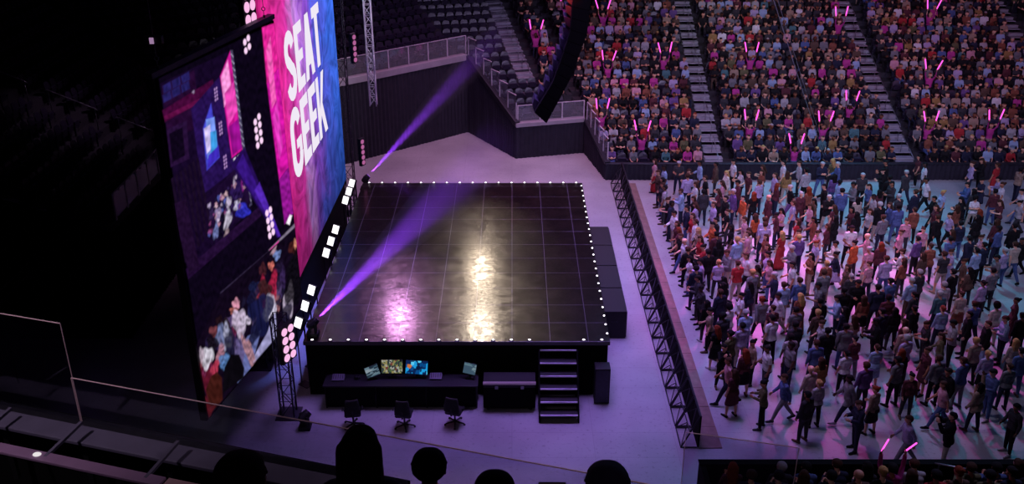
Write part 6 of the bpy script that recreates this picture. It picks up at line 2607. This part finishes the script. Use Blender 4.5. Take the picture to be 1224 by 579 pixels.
def spot(name, loc, target, angle, col, power, blend=0.5, radius=0.2, gobo=None):
    d = bpy.data.lights.new(name, 'SPOT')
    d.spot_size = math.radians(angle); d.spot_blend = blend; d.energy = power; d.color = col; d.shadow_soft_size = radius
    o = bpy.data.objects.new(name, d); COL.objects.link(o)
    o.location = loc
    o.rotation_euler = (Vector(target) - Vector(loc)).to_track_quat('-Z', 'Y').to_euler()
    if gobo:
        sc, lo, hi, seed = gobo
        d.use_nodes = True
        nt = d.node_tree
        e = [n for n in nt.nodes if n.type == 'EMISSION'][0]
        tc = nt.nodes.new('ShaderNodeTexCoord'); mp = nt.nodes.new('ShaderNodeMapping')
        mp.inputs['Location'].default_value = (seed, seed * 0.37, 0)
        nz = nt.nodes.new('ShaderNodeTexNoise'); nz.inputs['Scale'].default_value = sc; nz.inputs['Detail'].default_value = 1.5
        rp = nt.nodes.new('ShaderNodeMapRange'); rp.inputs['From Min'].default_value = lo; rp.inputs['From Max'].default_value = hi
        nt.links.new(tc.outputs['Normal'], mp.inputs[0]); nt.links.new(mp.outputs[0], nz.inputs['Vector'])
        nt.links.new(nz.outputs['Fac'], rp.inputs['Value']); nt.links.new(rp.outputs[0], e.inputs['Strength'])
    return o


# violet wash over the floor round the stage
area('wash violet', (1.2, 32, 24), (1.2, 32, 0), 8, (0.43, 0.24, 1.0), 1080, 12, math.radians(58))
area('wash rose back', (1, 46, 20), (0, 44.5, 0), 9, (0.9, 0.4, 0.78), 820, 4, math.radians(90))
# cool back light over the crowd floor
area('wash crowd', (16, 50, 21), (14, 33, 0), 18, (0.25, 0.42, 1.0), 620, 3, math.radians(100))
# packed stand: cool from the front, magenta from the upper right
area('wash stand', (14, 24, 17), (14, 53, 3), 16, (0.66, 0.55, 1.0), 1350, 3, math.radians(90))
spot('stand magenta', (30, 32, 22), (23, 56, 6), 44, (1.0, 0.1, 0.42), 3300, 0.9, 0.5)
spot('stand magenta left', (0, 34, 22), (6, 54, 4), 34, (1.0, 0.22, 0.75), 1100, 0.9, 0.5)
spot('stand white', (10, 38, 22), (12.5, 58, 5), 24, (0.95, 1.0, 0.85), 2300, 1.0, 0.5)
spot('corner violet', (-2, 36, 16), (-3.5, 55, 5.5), 40, (0.55, 0.25, 1.0), 900, 0.9, 0.3)
# crowd floor colours thrown through gobos
spot('cyan', (14, 50, 21), (14.8, 41.0, 0), 38, (0.03, 0.62, 1.0), 12000, 0.8, 0.1)
spot('magenta patches', (14, 48, 22), (12.0, 33, 0), 34, (1.0, 0.08, 0.62), 52000, 0.9, 0.1, (8.0, 0.4, 0.68, 1.0))
spot('teal patches', (16, 46, 22), (14, 29, 0), 52, (0.03, 0.55, 0.8), 13000, 0.9, 0.1, (8.0, 0.4, 0.68, 4.0))
spot('rose', (11, 44, 22), (12.6, 35.5, 0), 28, (1.0, 0.33, 0.72), 10500, 0.9, 0.2)
spot('barrier violet', (2, 34, 21), (7.5, 37, 0), 32, (0.55, 0.4, 1.0), 3000, 0.9, 0.2)
spot('crowd key', (3, 30, 20), (12.8, 36.0, 0), 42, (1.0, 0.62, 0.85), 2300, 0.95, 0.3)  # added front light that lifts the dark crowd, without gobo
spot('crowd key near', (2, 25, 20), (12.5, 28.5, 0), 40, (0.85, 0.7, 1.0), 2600, 0.95, 0.3)  # second added front light, for the dark near part of the crowd
spot('truss fill', (1, 38, 17), (-6.2, 43, 9), 30, (0.85, 0.8, 1.0), 5000, 0.9, 0.2)  # added lamp aimed to brighten the hanging truss
# follow spots from the far end, whose reflections lie on the deck
for nm, px, py, zl, col, pw in (('follow white far', 575, 325, 15.0, (1.0, 0.8, 0.58), 1700), ('follow white near', 575, 391, 14.0, (1.0, 0.82, 0.62), 1700), ('follow pink', 477, 381, 14.0, (1.0, 0.42, 0.95), 1900)):
    P = at_z(px, py, SZ)
    M = Vector((0, 0, 2 * SZ - CAM_H))
    k = (zl - M.z) / (P.z - M.z)
    Lp = M + (P - M) * k
    spot(nm, Lp, P, 16, col, pw, 0.6, 0.6)
spot('deck red', (2, 30, 14), (1.0, 37.5, 2), 26, (1.0, 0.08, 0.03), 8000, 0.9, 0.3)
spot('deck blue', (-4, 33, 13), (-5.2, 31, 2), 40, (0.15, 0.2, 1.0), 9000, 0.9, 0.3)
spot('side stand fill', (-8.5, 38.5, 17), (-17, 37.3, 6), 26, (0.75, 0.45, 0.8), 1500, 0.9, 0.2)  # added lamp, no fixture there, picking out side-stand handrails and seats
# added unseen lamps that brighten the balcony rails and glass edges
spot('balcony fill', (-6.6, 5.2, 18.2), (-5.4, 8.6, 13.4), 62, (0.95, 0.72, 0.95), 520, 0.7, 0.2)
spot('balcony fill far', (3.5, 6.6, 17.5), (1.0, 7.6, 13.4), 60, (0.95, 0.7, 0.9), 260, 0.8, 0.2)
spot('lower glass fill', (2.0, 7.5, 15.5), (3.0, 10.6, 11.2), 50, (0.95, 0.75, 0.95), 140, 0.9, 0.2)  # added to brighten the short panel's edge
spot('near stand fill', (12, 20, 16), (10.5, 15.6, 4), 60, (0.6, 0.5, 1.0), 1500, 0.9, 0.3)  # added lamp brightening the dim near-stand spectators

# beams in the haze
hz = bpy.data.materials.new('lit haze')
hz.use_nodes = True
nt = hz.node_tree; nt.nodes.clear()
out = nt.nodes.new('ShaderNodeOutputMaterial'); vs_ = nt.nodes.new('ShaderNodeVolumeScatter')
vs_.inputs['Density'].default_value = 0.05; vs_.inputs['Anisotropy'].default_value = 0.0
vs_.inputs['Color'].default_value = (0.9, 0.9, 0.95, 1)
tcv = nt.nodes.new('ShaderNodeTexCoord'); spv = nt.nodes.new('ShaderNodeSeparateXYZ'); mrv = nt.nodes.new('ShaderNodeMapRange')
mrv.inputs['From Min'].default_value = 0.0; mrv.inputs['From Max'].default_value = 9.5
mrv.inputs['To Min'].default_value = 0.06; mrv.inputs['To Max'].default_value = 0.0
nt.links.new(tcv.outputs['Object'], spv.inputs[0]); nt.links.new(spv.outputs['Z'], mrv.inputs['Value']); nt.links.new(mrv.outputs[0], vs_.inputs['Density'])
nt.links.new(vs_.outputs[0], out.inputs['Volume'])
for (o, d), L, ang, pw, lab in zip(BEAMS, (9.5, 10.0), (8.5, 13.0), (45000, 38000), ('violet beam of light in the haze behind the stage', 'violet beam of light in the haze across the stage deck')):
    r1 = math.tan(math.radians(ang / 2)) * L * 1.15
    mb = MB().tube([(0, 0, 0.03), (0, 0, L)], [0.11, 0.11 + r1], 32)
    b_ = mb.build('light_beam', hz, smooth=False)
    b_.location = o; b_.rotation_euler = d.to_track_quat('Z', 'Y').to_euler()
    tag(b_, lab, 'light beam', None, 'stuff')
    spot('beam', o + d * 0.015, o + d * 5, ang, (0.3, 0.045, 1.0), pw, 0.8, 0.04)

SC.cycles.volume_bounces = 0
SC.cycles.max_bounces = 6
SC.cycles.transparent_max_bounces = 12
SC.cycles.use_denoising = True
SC.cycles.sample_clamp_indirect = 4.0
SC.view_settings.view_transform = 'Standard'
SC.view_settings.look = 'None'
SC.view_settings.exposure = 0.0
SC.view_settings.gamma = 1.0
SC.view_settings.use_curve_mapping = False
